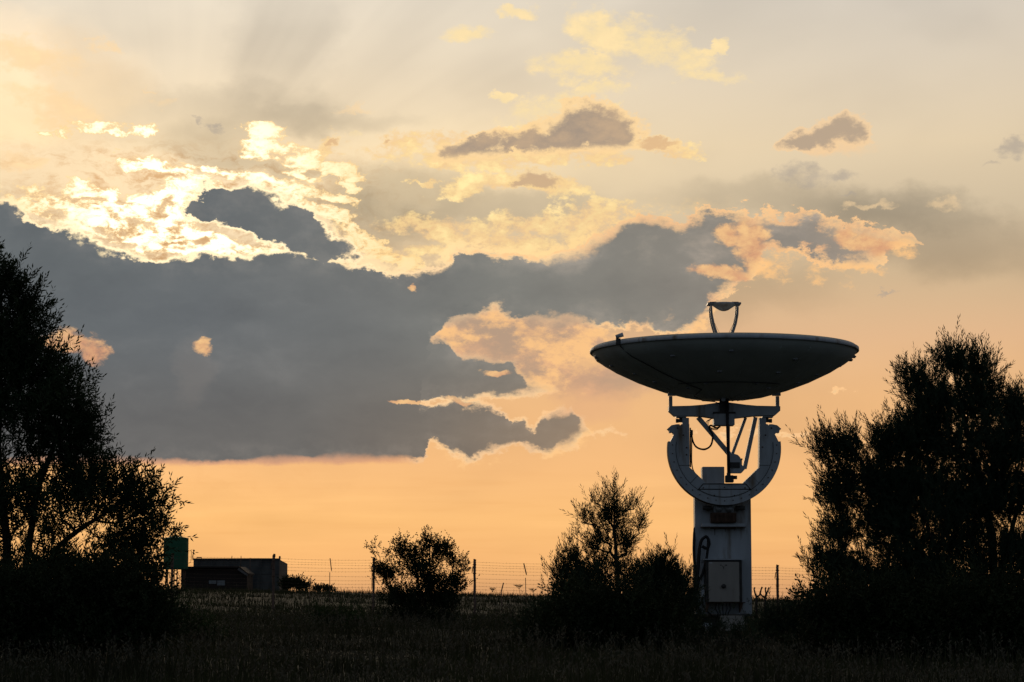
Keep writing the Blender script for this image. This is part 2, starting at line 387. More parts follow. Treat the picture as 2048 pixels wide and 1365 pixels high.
# ------------------------------------------------------------------ the sun, low and behind the cloud bank
sun = bpy.data.lights.new('sun', 'SUN')
sun.energy = 0.5; sun.angle = math.radians(12); sun.color = (1.0, 0.78, 0.52)
suno = bpy.data.objects.new('sun', sun); COL.objects.link(suno)
suno.rotation_euler = (-sd).to_track_quat('-Z', 'Y').to_euler()

# ================================================================== materials
def mat(name, base, rough=0.7, vary=0.25, scale=4.0, metal=0.0, bump=0.0, second=None, stretch=(1, 1, 1), spec=0.3, transl=0.0, thresh=(0.45, 0.65)):
    m = bpy.data.materials.new(name); m.use_nodes = True
    nt = m.node_tree; b = nt.nodes['Principled BSDF']
    b.inputs['Roughness'].default_value = rough; b.inputs['Metallic'].default_value = metal
    b.inputs['Specular IOR Level'].default_value = spec
    tc = nt.nodes.new('ShaderNodeTexCoord'); mp = nt.nodes.new('ShaderNodeMapping')
    mp.inputs['Scale'].default_value = stretch
    nt.links.new(tc.outputs['Object'], mp.inputs[0])
    n = nt.nodes.new('ShaderNodeTexNoise'); n.inputs['Scale'].default_value = scale; n.inputs['Detail'].default_value = 6
    nt.links.new(mp.outputs[0], n.inputs['Vector'])
    r = nt.nodes.new('ShaderNodeValToRGB')
    e = r.color_ramp.elements
    e[0].position = 0.3; e[1].position = 0.7
    e[0].color = tuple(c * (1 - vary) for c in base) + (1,); e[1].color = tuple(c * (1 + vary) for c in base) + (1,)
    nt.links.new(n.outputs[0], r.inputs[0])
    col = r.outputs[0]
    if second:
        n2 = nt.nodes.new('ShaderNodeTexNoise'); n2.inputs['Scale'].default_value = scale * 0.7; n2.inputs['Detail'].default_value = 9
        mp2 = nt.nodes.new('ShaderNodeMapping'); mp2.inputs['Scale'].default_value = stretch; mp2.inputs['Location'].default_value = (7, 3, 5)
        nt.links.new(tc.outputs['Object'], mp2.inputs[0]); nt.links.new(mp2.outputs[0], n2.inputs['Vector'])
        mr = nt.nodes.new('ShaderNodeMapRange'); mr.inputs['From Min'].default_value = thresh[0]; mr.inputs['From Max'].default_value = thresh[1]
        nt.links.new(n2.outputs[0], mr.inputs[0])
        mxn = nt.nodes.new('ShaderNodeMix'); mxn.data_type = 'RGBA'
        nt.links.new(mr.outputs[0], mxn.inputs[0]); nt.links.new(col, mxn.inputs[6]); mxn.inputs[7].default_value = tuple(second) + (1,)
        col = mxn.outputs[2]
    nt.links.new(col, b.inputs['Base Color'])
    if bump:
        bp = nt.nodes.new('ShaderNodeBump'); bp.inputs['Strength'].default_value = bump; bp.inputs['Distance'].default_value = 0.02
        nt.links.new(n.outputs[0], bp.inputs['Height']); nt.links.new(bp.outputs[0], b.inputs['Normal'])
    if transl:
        t = nt.nodes.new('ShaderNodeBsdfTranslucent'); nt.links.new(col, t.inputs[0])
        ms = nt.nodes.new('ShaderNodeMixShader'); ms.inputs[0].default_value = transl
        nt.links.new(b.outputs[0], ms.inputs[1]); nt.links.new(t.outputs[0], ms.inputs[2])
        nt.links.new(ms.outputs[0], nt.nodes['Material Output'].inputs['Surface'])
    return m
M = {
    'paint': mat('white_paint', (0.50, 0.52, 0.54), 0.5, 0.10, 2.5, second=(0.24, 0.18, 0.13), stretch=(3, 3, 0.6), thresh=(0.54, 0.74)),
    'dishpaint': mat('dish_paint', (0.44, 0.46, 0.42), 0.65, 0.12, 1.5, second=(0.30, 0.29, 0.25), thresh=(0.55, 0.8)),
    'beige': mat('cabinet_paint', (0.40, 0.35, 0.30), 0.55, 0.08, 3, second=(0.22, 0.16, 0.11), stretch=(2, 2, 0.6), thresh=(0.6, 0.8)),
    'steel': mat('steel', (0.26, 0.26, 0.26), 0.45, 0.2, 5, metal=0.5),
    'dark': mat('dark_steel', (0.06, 0.055, 0.05), 0.6, 0.3, 8),
    'rust': mat('rusty_steel', (0.10, 0.055, 0.035), 0.85, 0.4, 10),
    'cable': mat('black_rubber', (0.02, 0.02, 0.022), 0.6, 0.2, 10),
    'white': mat('white_sign', (0.62, 0.63, 0.65), 0.5, 0.06, 6),
    'concrete': mat('concrete', (0.11, 0.105, 0.095), 0.9, 0.25, 2.2, bump=0.3, second=(0.055, 0.055, 0.055), stretch=(1, 1, .6)),
    'shed': mat('shed_boards', (0.045, 0.030, 0.024), 0.9, 0.3, 6, stretch=(6, 1, 1)),
    'roof': mat('shed_roof', (0.16, 0.14, 0.13), 0.85, 0.2, 5),
    'tank': mat('green_tank', (0.035, 0.15, 0.075), 0.55, 0.15, 3, stretch=(2, 2, .6)),
    'wood': mat('weathered_post', (0.16, 0.10, 0.075), 0.9, 0.3, 12, stretch=(1, 1, .3), bump=.3),
    'wire': mat('barbed_wire', (0.12, 0.08, 0.06), 0.8, 0.3, 20),
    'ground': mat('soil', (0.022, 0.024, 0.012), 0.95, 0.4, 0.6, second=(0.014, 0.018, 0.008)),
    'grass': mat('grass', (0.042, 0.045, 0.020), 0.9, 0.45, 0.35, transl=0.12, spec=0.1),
    'seed': mat('grass_heads', (0.085, 0.076, 0.052), 0.9, 0.25, 1.0, transl=0.1, spec=0.1),
    'weed': mat('weed_leaves', (0.040, 0.060, 0.020), 0.8, 0.35, 0.8, transl=0.15, spec=0.15),
    'bark': mat('bark', (0.055, 0.042, 0.032), 0.95, 0.3, 9),
    'leafa': mat('willow_leaves', (0.030, 0.045, 0.019), 0.75, 0.35, 1.2, transl=0.12, spec=0.12),
    'leafb': mat('feathery_leaves', (0.034, 0.052, 0.028), 0.75, 0.35, 1.2, transl=0.12, spec=0.12),
    'leafc': mat('bush_leaves', (0.026, 0.036, 0.015), 0.8, 0.35, 1.2, transl=0.12, spec=0.12),
}

# ================================================================== mesh helpers
class MB:
    def __init__(s): s.v = []; s.f = []; s.smooth = []
    def add(s, vs, fs, smooth=False):
        o = len(s.v); s.v += [tuple(p) for p in vs]
        s.f += [tuple(i + o for i in f) for f in fs]; s.smooth += [smooth] * len(fs)
        return s
    def box(s, x0, x1, y0, y1, z0, z1, bev=0.0):
        if bev <= 0:
            vs = [(x, y, z) for x in (x0, x1) for y in (y0, y1) for z in (z0, z1)]
            return s.add(vs, [(0, 1, 3, 2), (4, 6, 7, 5), (0, 4, 5, 1), (2, 3, 7, 6), (0, 2, 6, 4), (1, 5, 7, 3)])
        bm = bmesh_box(x0, x1, y0, y1, z0, z1, bev)
        return s.add(*bm)
    def prism(s, pts, y0, y1):
        """outline in x,z extruded along y"""
        n = len(pts)
        a = sum(pts[i][0] * pts[(i + 1) % n][1] - pts[(i + 1) % n][0] * pts[i][1] for i in range(n))
        if a < 0: pts = pts[::-1]
        vs = [(x, y0, z) for x, z in pts] + [(x, y1, z) for x, z in pts]
        fs = [tuple(range(n)), tuple(range(2 * n - 1, n - 1, -1))]
        fs += [(i, i + n, (i + 1) % n + n, (i + 1) % n) for i in range(n)]
        return s.add(vs, fs)
    def strip(s, outer, inner, y0, y1):
        """solid between two matching polylines (x,z), extruded along y"""
        n = len(outer)
        vs = [(x, y0, z) for x, z in outer] + [(x, y0, z) for x, z in inner] + [(x, y1, z) for x, z in outer] + [(x, y1, z) for x, z in inner]
        fs = []
        for i in range(n - 1):
            a, b, c, d = i, i + 1, i + 1 + n, i + n
            fs += [(a, b, c, d), (a + 2 * n, d + 2 * n, c + 2 * n, b + 2 * n), (a, a + 2 * n, b + 2 * n, b), (d, c, c + 2 * n, d + 2 * n)]
        fs += [(0, n, 3 * n, 2 * n), (n - 1, 3 * n - 1, 4 * n - 1, 2 * n - 1)]
        return s.add(vs, fs)
    def tube(s, pts, r, n=8, cap=True):
        pts = [Vector(p) for p in pts]
        rs = r if isinstance(r, (list, tuple)) else [r] * len(pts)
        vs = []; fs = []
        up = Vector((0.31, 0.2, 0.93))
        for i, p in enumerate(pts):
            t = (pts[min(i + 1, len(pts) - 1)] - pts[max(i - 1, 0)]).normalized()
            a = t.cross(up)
            if a.length < 1e-3: a = t.cross(Vector((1, 0, 0)))
            a.normalize(); b = t.cross(a)
            for k in range(n):
                th = 2 * math.pi * k / n
                vs.append(p + (a * math.cos(th) + b * math.sin(th)) * rs[i])
        for i in range(len(pts) - 1):
            for k in range(n):
                fs.append((i * n + k, i * n + (k + 1) % n, (i + 1) * n + (k + 1) % n, (i + 1) * n + k))
        if cap:
            fs.append(tuple(range(n))[::-1]); fs.append(tuple((len(pts) - 1) * n + k for k in range(n)))
        return s.add(vs, fs, True)
    def lathe(s, prof, c, n=48, closed=False):
        """profile (r, z) turned round the vertical through c"""
        vs = []; fs = []
        for r, z in prof:
            for k in range(n):
                th = 2 * math.pi * k / n
                vs.append((c[0] + r * math.cos(th), c[1] + r * math.sin(th), c[2] + z))
        m = len(prof)
        for i in range(m if closed else m - 1):
            j = (i + 1) % m
            for k in range(n):
                fs.append((i * n + k, i * n + (k + 1) % n, j * n + (k + 1) % n, j * n + k))
        return s.add(vs, fs, True)
    def cyl(s, p0, p1, r, n=12): return s.tube([p0, p1], r, n)
    def build(s, name, m, parent=None):
        me = bpy.data.meshes.new(name)
        me.from_pydata(s.v, [], s.f); me.materials.append(m)
        me.polygons.foreach_set('use_smooth', s.smooth)
        me.validate(); me.update()
        o = bpy.data.objects.new(name, me); COL.objects.link(o)
        if parent: o.parent = parent
        return o
import bmesh
def bmesh_box(x0, x1, y0, y1, z0, z1, bev):
    bm = bmesh.new(); bmesh.ops.create_cube(bm, size=1)
    for v in bm.verts: v.co = Vector(((x0 + x1) / 2 + v.co.x * (x1 - x0), (y0 + y1) / 2 + v.co.y * (y1 - y0), (z0 + z1) / 2 + v.co.z * (z1 - z0)))
    bmesh.ops.bevel(bm, geom=list(bm.edges), offset=bev, segments=2, affect='EDGES')
    r = ([v.co.copy() for v in bm.verts], [[v.index for v in f.verts] for f in bm.faces])
    bm.free(); return r
def fast_mesh(name, verts, faces, m, parent=None, smooth=False):
    """verts (n,3) array, faces (m,k) array"""
    me = bpy.data.meshes.new(name)
    nv, (nf, k) = len(verts), faces.shape
    me.vertices.add(nv); me.vertices.foreach_set('co', np.asarray(verts, np.float32).ravel())
    me.loops.add(nf * k); me.loops.foreach_set('vertex_index', faces.astype(np.int32).ravel())
    me.polygons.add(nf); me.polygons.foreach_set('loop_start', np.arange(nf, dtype=np.int32) * k)
    me.polygons.foreach_set('loop_total', np.full(nf, k, np.int32))
    me.polygons.foreach_set('use_smooth', np.full(nf, smooth))
    me.materials.append(m); me.update(calc_edges=True); me.validate()
    o = bpy.data.objects.new(name, me); COL.objects.link(o)
    if parent: o.parent = parent
    return o
def tag(o, label=None, cat=None, group=None, kind=None):
    if label: o['label'] = label
    if cat: o['category'] = cat
    if group: o['group'] = group
    if kind: o['kind'] = kind
    return o
def thing(name, loc, label, cat, group=None):
    o = bpy.data.objects.new(name, None); COL.objects.link(o)
    o.location = loc; o.empty_display_size = 0.2
    return tag(o, label, cat, group)

# ================================================================== terrain
PROF = [(-3000, -4), (-60, -0.6), (0, 0.0), (20, 0.38), (31, 0.66), (51, 1.06), (66, 1.14), (80, 1.24), (92, 1.50), (104, 1.84), (114, 2.06), (122, 2.14), (132, 2.14), (150, 2.0), (300, -1.5), (900, -8), (5000, -40)]
_px = np.array([p[0] for p in PROF]); _pz = np.array([p[1] for p in PROF])
def gz(x, y):
    x = np.asarray(x, float); y = np.asarray(y, float)
    z = sum(np.interp(y + d, _px, _pz) for d in (-4, -2, 0, 2, 4)) / 5
    t = np.clip((y - 30) / 50, 0, 1); t2 = np.clip(1 - (np.abs(x) - 60) / 200, 0, 1)
    z = z - 0.0175 * np.clip(x, -60, 60) * t * t * (3 - 2 * t)
    z = z + 0.05 * np.sin(x * 0.55 + 1.3 * np.sin(y * 0.21)) * np.sin(y * 0.33 + 0.8 * np.sin(x * 0.27)) + 0.03 * np.sin(x * 1.3 + y * 0.9)
    return z
def gzf(x, y): return float(gz(x, y))
ys = np.concatenate([np.array([-3000, -800, -200, -60, -20]), np.arange(0, 170, 1.0), np.array([180, 200, 240, 300, 400, 600, 900, 1500, 3000, 5000])])
xs = np.concatenate([np.array([-4000, -1500, -500, -200, -90]), np.arange(-50, 51, 1.0), np.array([90, 200, 500, 1500, 4000])])
XX, YY = np.meshgrid(xs, ys)
V = np.stack([XX, YY, gz(XX, YY)], -1).reshape(-1, 3)
nx_, ny_ = len(xs), len(ys)
ii = (np.arange(ny_ - 1)[:, None] * nx_ + np.arange(nx_ - 1)[None]).ravel()
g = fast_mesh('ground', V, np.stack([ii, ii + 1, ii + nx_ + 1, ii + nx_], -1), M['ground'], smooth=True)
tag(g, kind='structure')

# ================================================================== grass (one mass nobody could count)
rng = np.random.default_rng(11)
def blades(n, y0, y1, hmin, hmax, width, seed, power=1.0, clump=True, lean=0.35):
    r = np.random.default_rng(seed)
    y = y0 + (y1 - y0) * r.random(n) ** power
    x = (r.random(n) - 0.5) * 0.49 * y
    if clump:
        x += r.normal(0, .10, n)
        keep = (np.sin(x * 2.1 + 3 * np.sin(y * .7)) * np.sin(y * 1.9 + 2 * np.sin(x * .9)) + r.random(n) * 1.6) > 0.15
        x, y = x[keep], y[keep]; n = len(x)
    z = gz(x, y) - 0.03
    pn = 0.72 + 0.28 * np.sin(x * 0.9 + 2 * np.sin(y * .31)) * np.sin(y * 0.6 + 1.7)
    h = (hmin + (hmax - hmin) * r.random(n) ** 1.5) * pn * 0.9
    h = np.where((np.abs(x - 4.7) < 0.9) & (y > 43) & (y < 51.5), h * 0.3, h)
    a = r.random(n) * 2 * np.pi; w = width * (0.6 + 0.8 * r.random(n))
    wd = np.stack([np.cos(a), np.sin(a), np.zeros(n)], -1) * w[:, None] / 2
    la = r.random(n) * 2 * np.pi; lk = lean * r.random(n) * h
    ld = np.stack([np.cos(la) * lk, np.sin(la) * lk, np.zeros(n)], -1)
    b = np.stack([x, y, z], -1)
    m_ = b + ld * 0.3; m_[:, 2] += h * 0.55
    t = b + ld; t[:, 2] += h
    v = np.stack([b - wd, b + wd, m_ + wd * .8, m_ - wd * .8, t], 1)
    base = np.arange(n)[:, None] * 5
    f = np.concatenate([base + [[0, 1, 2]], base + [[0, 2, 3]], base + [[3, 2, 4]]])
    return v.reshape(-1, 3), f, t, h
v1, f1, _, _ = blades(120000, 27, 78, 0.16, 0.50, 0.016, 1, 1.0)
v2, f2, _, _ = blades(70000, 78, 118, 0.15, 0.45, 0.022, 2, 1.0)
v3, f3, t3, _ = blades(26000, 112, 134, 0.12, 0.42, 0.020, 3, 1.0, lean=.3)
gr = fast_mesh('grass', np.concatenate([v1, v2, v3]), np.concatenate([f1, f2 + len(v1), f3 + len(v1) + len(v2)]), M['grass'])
tag(gr, kind='stuff', label='rough dry meadow grass covering the slope', cat='grass')
# pale seed heads on stalks among the near grass
def heads(n, y0, y1, hmin, hmax, seed, sz=1.0, power=1.0):
    v, f, t, h = blades(n, y0, y1, hmin, hmax, 0.006 * sz, seed, power, lean=.25)
    r = np.random.default_rng(seed + 50)
    k = len(t); q = []
    for j in range(4):
        c = t - np.stack([np.zeros(k), np.zeros(k), 0.03 * j * sz + np.zeros(k)], -1)
        d = r.normal(0, 1, (k, 3)); d[:, 2] = np.abs(d[:, 2]) + .6; d /= np.linalg.norm(d, axis=1)[:, None]
        s_ = r.normal(0, 1, (k, 3)); s_ = np.cross(s_, d); s_ /= np.linalg.norm(s_, axis=1)[:, None]
        L = 0.055 * sz; w = 0.011 * sz
        q.append(np.stack([c, c + d * L * .5 + s_ * w, c + d * L, c + d * L * .5 - s_ * w], 1).reshape(-1, 3))
    o = len(v); V4 = np.concatenate(q); i4 = np.arange(len(V4) // 4)[:, None] * 4
    return np.concatenate([v, V4]), np.concatenate([f, i4 + o + [[0, 1, 2]], i4 + o + [[0, 2, 3]]])
va, fa = heads(9000, 28, 60, 0.40, 0.75, 7, 1.2)
vb, fb = heads(2500, 60, 134, 0.30, 0.52, 8, 1.1)
sh = fast_mesh('seed_heads', np.concatenate([va, vb]), np.concatenate([fa, fb + len(va)]), M['seed'])
tag(sh, kind='stuff', label='pale seed heads standing above the meadow grass', cat='grass')

# ================================================================== trees and bushes
def lobes_points(lobes, D, n, depth, seed, shrink=0.0):
    """crown points in world space; lobes = (px, py, rx, ry[, weight]) measured at distance D"""
    r = np.random.default_rng(seed); k = FPX / D
    out = []; wts = np.array([(l[2] * l[3]) ** 0.82 * (l[4] if len(l) > 4 else 1.0) for l in lobes]); wts = wts / wts.sum()
    for l, w in zip(lobes, wts):
        l = (l[0], l[1] + shrink * 0.35, max(l[2] - shrink, min(l[2], 5)), max(l[3] - shrink, min(l[3], 6)))
        m = max(3, int(round(n * w)))
        c = at(l[0], l[1], D)
        d = r.normal(0, 1, (m, 3)); d /= np.linalg.norm(d, axis=1)[:, None]
        d *= (0.25 + 0.75 * r.random((m, 1)) ** 0.6)
        dr = min(l[2], depth * k) / k
        p = d * np.array([l[2] / k, max(dr, 0.15), l[3] / k]) + np.array(c)
        out.append(p)
    p = np.concatenate(out)
    p[:, 2] = np.maximum(p[:, 2], gz(p[:, 0], p[:, 1]) + 0.1 + 0.15 * r.random(len(p)))
    return p
def skeleton(pts, stems, seed, up=0.25, pathw=0.30):
    r = np.random.default_rng(seed)
    nodes = []; par = []; plen = []
    for st in stems:
        for i, p in enumerate(st):
            nodes.append(np.array(p, float)); par.append(-1 if i == 0 else len(nodes) - 2)
            plen.append(0 if i == 0 else plen[-1] + np.linalg.norm(nodes[-1] - nodes[-2]))
    base = np.array(stems[0][0])
    cap = len(nodes) + 4 * len(pts) + 10
    N = np.zeros((cap, 3)); N[:len(nodes)] = nodes; PL = np.zeros(cap); PL[:len(nodes)] = plen
    par = par + [0] * (cap - len(par)); cnt = len(nodes)
    order = np.argsort(np.linalg.norm(pts - base, axis=1)); tips = []
    for i in order:
        p = pts[i]
        dv = N[:cnt] - p; d = np.linalg.norm(dv, axis=1)
        cost = d + pathw * PL[:cnt] + np.maximum(dv[:, 2], 0) * 1.2
        j = int(np.argmin(cost)); q = N[j]
        L = d[j]; prev = j
        k = 3 if L > 0.6 else 2 if L > 0.25 else 1
        for s in range(1, k + 1):
            t = s / k
            x = q + (p - q) * t
            if s < k:
                x = x + r.normal(0, 0.045 * L, 3); x[2] -= up * L * 0.5 * math.sin(math.pi * t) * 0.6
            N[cnt] = x; par[cnt] = prev; PL[cnt] = PL[prev] + np.linalg.norm(x - N[prev]); prev = cnt; cnt += 1
        tips.append(cnt - 1)
    N = N[:cnt]; par = np.array(par[:cnt]); return N, par, tips
def branch_mesh(N, par, tips, rtip, expo, name, parent, rmax=0.2):
    cnt = np.zeros(len(N)); cnt[tips] = 1
    for i in range(len(N) - 1, -1, -1):
        if par[i] >= 0: cnt[par[i]] += cnt[i]
    R = np.minimum(rtip * np.maximum(cnt, 1) ** expo, rmax)
    vs, fs = [], []; k = 5; o = 0
    th = np.arange(k) * 2 * np.pi / k
    for i in range(len(N)):
        j = par[i]
        if j < 0: continue
        t = N[i] - N[j]; L = np.linalg.norm(t)
        if L < 1e-5: continue
        t /= L; a = np.cross(t, (0.3, 0.2, 0.93)); a /= np.linalg.norm(a) + 1e-9; b = np.cross(t, a)
        ring = np.cos(th)[:, None] * a + np.sin(th)[:, None] * b
        rj = min(R[j], R[i] * 1.25)
        vs.append(N[j] - t * rj * .3 + ring * rj); vs.append(N[i] + ring * R[i])
        for m in range(k): fs.append((o + m, o + (m + 1) % k, o + k + (m + 1) % k, o + k + m))
        o += 2 * k
    return fast_mesh(name, np.concatenate(vs), np.array(fs), M['bark'], parent, smooth=True), R
def leaf_mesh(O, D, L, nl, leafL, leafW, ang, seed, twigw, curl=0.25):
    """shoots: origin O, direction D (unit), length L; nl leaves on each"""
    r = np.random.default_rng(seed); n = len(O)
    D = D / np.linalg.norm(D, axis=1)[:, None]
    side = np.cross(D, r.normal(0, 1, (n, 3))); side /= np.linalg.norm(side, axis=1)[:, None] + 1e-9
    bend = r.normal(0, 1, (n, 3)); bend[:, 2] += .8; bend *= curl
    V = []; F = []; o = 0
    for i in range(nl + 1):
        t = (i + 0.8) / (nl + 0.8)
        p = O + (D * t + bend * t * t * .5) * L[:, None]
        T = D + bend * t; T /= np.linalg.norm(T, axis=1)[:, None]
        if i < nl:
            phi = i * 2.4 + r.normal(0, .5, n)
            s1 = side - T * (side * T).sum(1)[:, None]; s1 /= np.linalg.norm(s1, axis=1)[:, None] + 1e-9
            s2 = np.cross(T, s1)
            s = np.cos(phi)[:, None] * s1 + np.sin(phi)[:, None] * s2
            a = ang * (0.75 + 0.5 * r.random(n))
        else:
            s = side; a = np.zeros(n)
        d = T * np.cos(a)[:, None] + s * np.sin(a)[:, None]
        w = np.cross(d, r.normal(0, 1, (n, 3))); w /= np.linalg.norm(w, axis=1)[:, None] + 1e-9
        ll = (leafL * (0.65 + 0.6 * r.random(n)) * (1 - 0.25 * t))[:, None]; ww = leafW * 0.5
        V.append(np.stack([p, p + d * ll * .45 + w * ww, p + d * ll, p + d * ll * .45 - w * ww], 1).reshape(-1, 3))
    V = np.concatenate(V); idx = np.arange(len(V) // 4)[:, None] * 4
    F = np.concatenate([idx + [[0, 1, 2]], idx + [[0, 2, 3]]])
    # twig of each shoot: two crossed slivers
    e1 = side * twigw; e2 = np.cross(D, side) * twigw
    tip = O + (D + bend * .5) * L[:, None]
    TV = np.stack([O - e1, O + e1, tip, O - e2, O + e2, tip], 1).reshape(-1, 3)
    ti = np.arange(n)[:, None] * 6
    F = np.concatenate([F, ti + len(V) + [[0, 1, 2]], ti + len(V) + [[3, 4, 5]]])
    return np.concatenate([V, TV]), F
def tree(name, label, cat, D, base_px, lobes, n, seed, leafmat, style, stems_px=None, depth=1.6, shoots=5, group=None, rtip=0.0045, expo=0.46, rmax=0.12, spread=0.16, shrink=0):
    r = np.random.default_rng(seed + 900)
    b = at(base_px, 1250, D); bz = gzf(b.x, D) - 0.05
    root = np.array([b.x, D, bz])
    pts = lobes_points(lobes, D, n, depth, seed, shrink)
    stems = []
    for st in (stems_px or [[(base_px, None)]]):
        q = [root + np.array([(len(stems)) * 0.06, 0.05 * len(stems), 0])]
        for s_ in st:
            if s_[1] is None: continue
            p = at(s_[0], s_[1], D); q.append(np.array([p.x, D + (s_[2] if len(s_) > 2 else 0.0), p.z]))
        # subdivide
        Q = [q[0]]
        for a_, c_ in zip(q, q[1:]):
            m = max(1, int(np.linalg.norm(c_ - a_) / 0.25))
            for i in range(1, m + 1): Q.append(a_ + (c_ - a_) * i / m + (r.normal(0, .012, 3) if i < m else 0))
        stems.append(Q)
    N, par, tips = skeleton(pts, stems, seed)
    t = thing(name, tuple(root), label, cat, group)
    N0 = N - root
    branch_mesh(N0, par, tips, rtip, expo, 'trunk', t, rmax)
    leafL, leafW, nl, sl, ang, upb = style
    tips = np.array(tips); K = shoots
    tp = np.repeat(N0[tips], K, 0); pd = N0[tips] - N0[np.maximum(par[tips], 0)]
    pd /= np.linalg.norm(pd, axis=1)[:, None] + 1e-9; pd = np.repeat(pd, K, 0)
    m = len(tp)
    O = tp + r.normal(0, spread, (m, 3)); lo = -root[2] + gz(O[:, 0] + root[0], O[:, 1] + root[1]) + .05
    O[:, 2] = np.maximum(O[:, 2], lo)
    dirs = pd * 0.8 + r.normal(0, .55, (m, 3)); dirs[:, 2] += upb
    L = sl * (0.5 + r.random(m))
    V, F = leaf_mesh(O, dirs, L, nl, leafL, leafW, ang, seed + 5, 0.003)
    fast_mesh('crown', V, F, leafmat, t)
    return t
WILLOW = (0.120, 0.026, 12, 0.30, 0.75, 0.55)
FEATHER = (0.110, 0.0155, 17, 0.30, 0.50, 0.85)
ROUND = (0.085, 0.036, 10, 0.26, 0.85, 0.50)

tree('willow_tree', 'tall willow like tree standing in front of the green water tank', 'tree', 38, 20,
     [(-40, 565, 62, 70), (15, 590, 42, 62), (62, 622, 44, 42), (60, 730, 80, 60), (20, 690, 80, 60), (120, 790, 70, 62), (-40, 760, 120, 160), (150, 870, 62, 66), (90, 850, 110, 90),
      (170, 960, 80, 56), (268, 965, 26, 26, .9), (240, 1010, 66, 52), (305, 1010, 30, 34, .9), (315, 1062, 26, 26, .9), (100, 1010, 150, 100, .8), (-60, 1000, 160, 140, .8), (255, 1090, 56, 52), (280, 1150, 52, 44),
      (100, 1160, 190, 70, 1.2), (-180, 750, 150, 220, .6)], 1400, 4, M['leafa'], WILLOW,
     [[(15, 1180), (10, 1040), (-5, 900), (0, 750), (2, 600)], [(60, 1180), (120, 1090), (190, 1040), (250, 1000)], [(-30, 1150), (-90, 1000), (-140, 850)], [(50, 1150), (70, 1000), (110, 880)]], depth=1.2, shoots=5, spread=.12, shrink=13)
tree('feathery_tree', 'big feathery leaved tree beside the dish, on the side away from the water tank', 'tree', 40, 1985,
     [(1905, 728, 34, 34), (1950, 742, 40, 30), (1830, 762, 34, 28), (1870, 810, 66, 60), (1960, 800, 64, 56), (2040, 830, 60, 56), (1830, 880, 70, 56), (1940, 900, 110, 90), (2060, 950, 110, 120),
      (1775, 900, 40, 42), (1700, 905, 44, 36), (1650, 900, 22, 26), (1740, 970, 66, 60), (1672, 985, 36, 52), (1680, 1065, 38, 40), (1770, 1060, 80, 60), (1648, 1118, 26, 18), (1700, 1150, 72, 50),
      (1880, 1040, 110, 90), (1835, 965, 60, 50), (1790, 1010, 50, 44), (1960, 1010, 80, 60), (1850, 1140, 120, 60), (2020, 1120, 120, 80), (2160, 900, 90, 160, .5), (2180, 1080, 130, 130, .5), (1760, 1200, 120, 50), (1940, 1210, 140, 60)], 1900, 8, M['leafb'], FEATHER,
     [[(1990, 1200), (1985, 1080), (1960, 950), (1930, 850), (1908, 745)], [(1900, 1220), (1850, 1120), (1780, 1000), (1720, 920)], [(2000, 1150), (2040, 1000), (2080, 880)], [(1960, 1240), (1800, 1170), (1680, 1110)]],
     depth=1.2, shoots=7, spread=.12, shrink=15)
tree('feathery_sapling', 'pointed feathery young tree between the lone bush and the dish pedestal', 'tree', 44, 1236,
     [(1228, 1000, 7, 20, 1.6), (1228, 978, 4, 8, 1.2), (1214, 1022, 16, 20), (1240, 1026, 16, 18), (1190, 1000, 8, 10, .9), (1268, 1012, 10, 16, .8), (1278, 1050, 16, 24, .8), (1180, 1042, 26, 16), (1222, 1055, 36, 34), (1250, 1090, 32, 30), (1200, 1095, 38, 32),
      (1155, 1078, 10, 5), (1225, 1140, 62, 30), (1190, 1170, 50, 24), (1270, 1165, 36, 20)], 300, 21, M['leafb'], (0.12, 0.0135, 11, 0.26, 0.5, 0.9),
     [[(1240, 1200), (1236, 1150), (1228, 1060), (1228, 985)]], depth=.45, shoots=3, spread=.05, rmax=.035, shrink=7)
tree('feathery_bush', 'feathery bush hiding a fence post between the lone bush and the pointed sapling', 'bush', 44.6, 1150,
     [(1140, 1140, 12, 26), (1124, 1162, 12, 12), (1160, 1165, 30, 22), (1160, 1212, 56, 30), (1140, 1250, 70, 30)], 240, 22, M['leafb'], FEATHER, depth=.7, shoots=5, spread=.1, rmax=.03)
tree('feathery_bush', 'feathery bush between the pointed sapling and the dish pedestal', 'bush', 45.2, 1325,
     [(1322, 1140, 14, 18), (1300, 1165, 26, 18), (1340, 1180, 34, 24), (1320, 1210, 70, 32), (1330, 1250, 66, 34)], 330, 23, M['leafb'], FEATHER, depth=.8, shoots=6, spread=.1, rmax=.03)
tree('round_bush', 'wide dark bush in front of the pointed sapling', 'bush', 41, 1225,
     [(1230, 1220, 120, 30), (1150, 1270, 110, 40), (1280, 1260, 80, 44), (1210, 1310, 160, 44)], 620, 24, M['leafc'], ROUND, depth=1.0, shoots=6, rmax=.03)
tree('thicket_bush', 'leafy upright bush standing alone in front of the middle of the wire fence', 'bush', 60, 845,
     [(806, 1098, 16, 26), (830, 1110, 16, 20), (856, 1088, 20, 20), (875, 1110, 18, 24), (895, 1100, 9, 18), (905, 1125, 10, 20), (835, 1140, 46, 34), (775, 1150, 20, 26), (760, 1140, 12, 16), (926, 1132, 8, 14), (912, 1165, 18, 22), (880, 1165, 40, 26),
      (748, 1100, 4, 16, .6), (776, 1108, 6, 10, .5), (820, 1190, 68, 28, 1.3), (890, 1200, 40, 26, 1.2), (835, 1235, 84, 34, 1.3)], 560, 31, M['leafc'], (0.075, 0.032, 8, 0.20, 0.85, 0.55),
     [[(840, 1200), (835, 1150), (808, 1090)], [(850, 1200), (860, 1140), (858, 1075)], [(870, 1200), (905, 1150), (925, 1125)], [(815, 1210), (775, 1170), (752, 1095)]], depth=.8, shoots=5, spread=.08, rmax=.03, shrink=7)
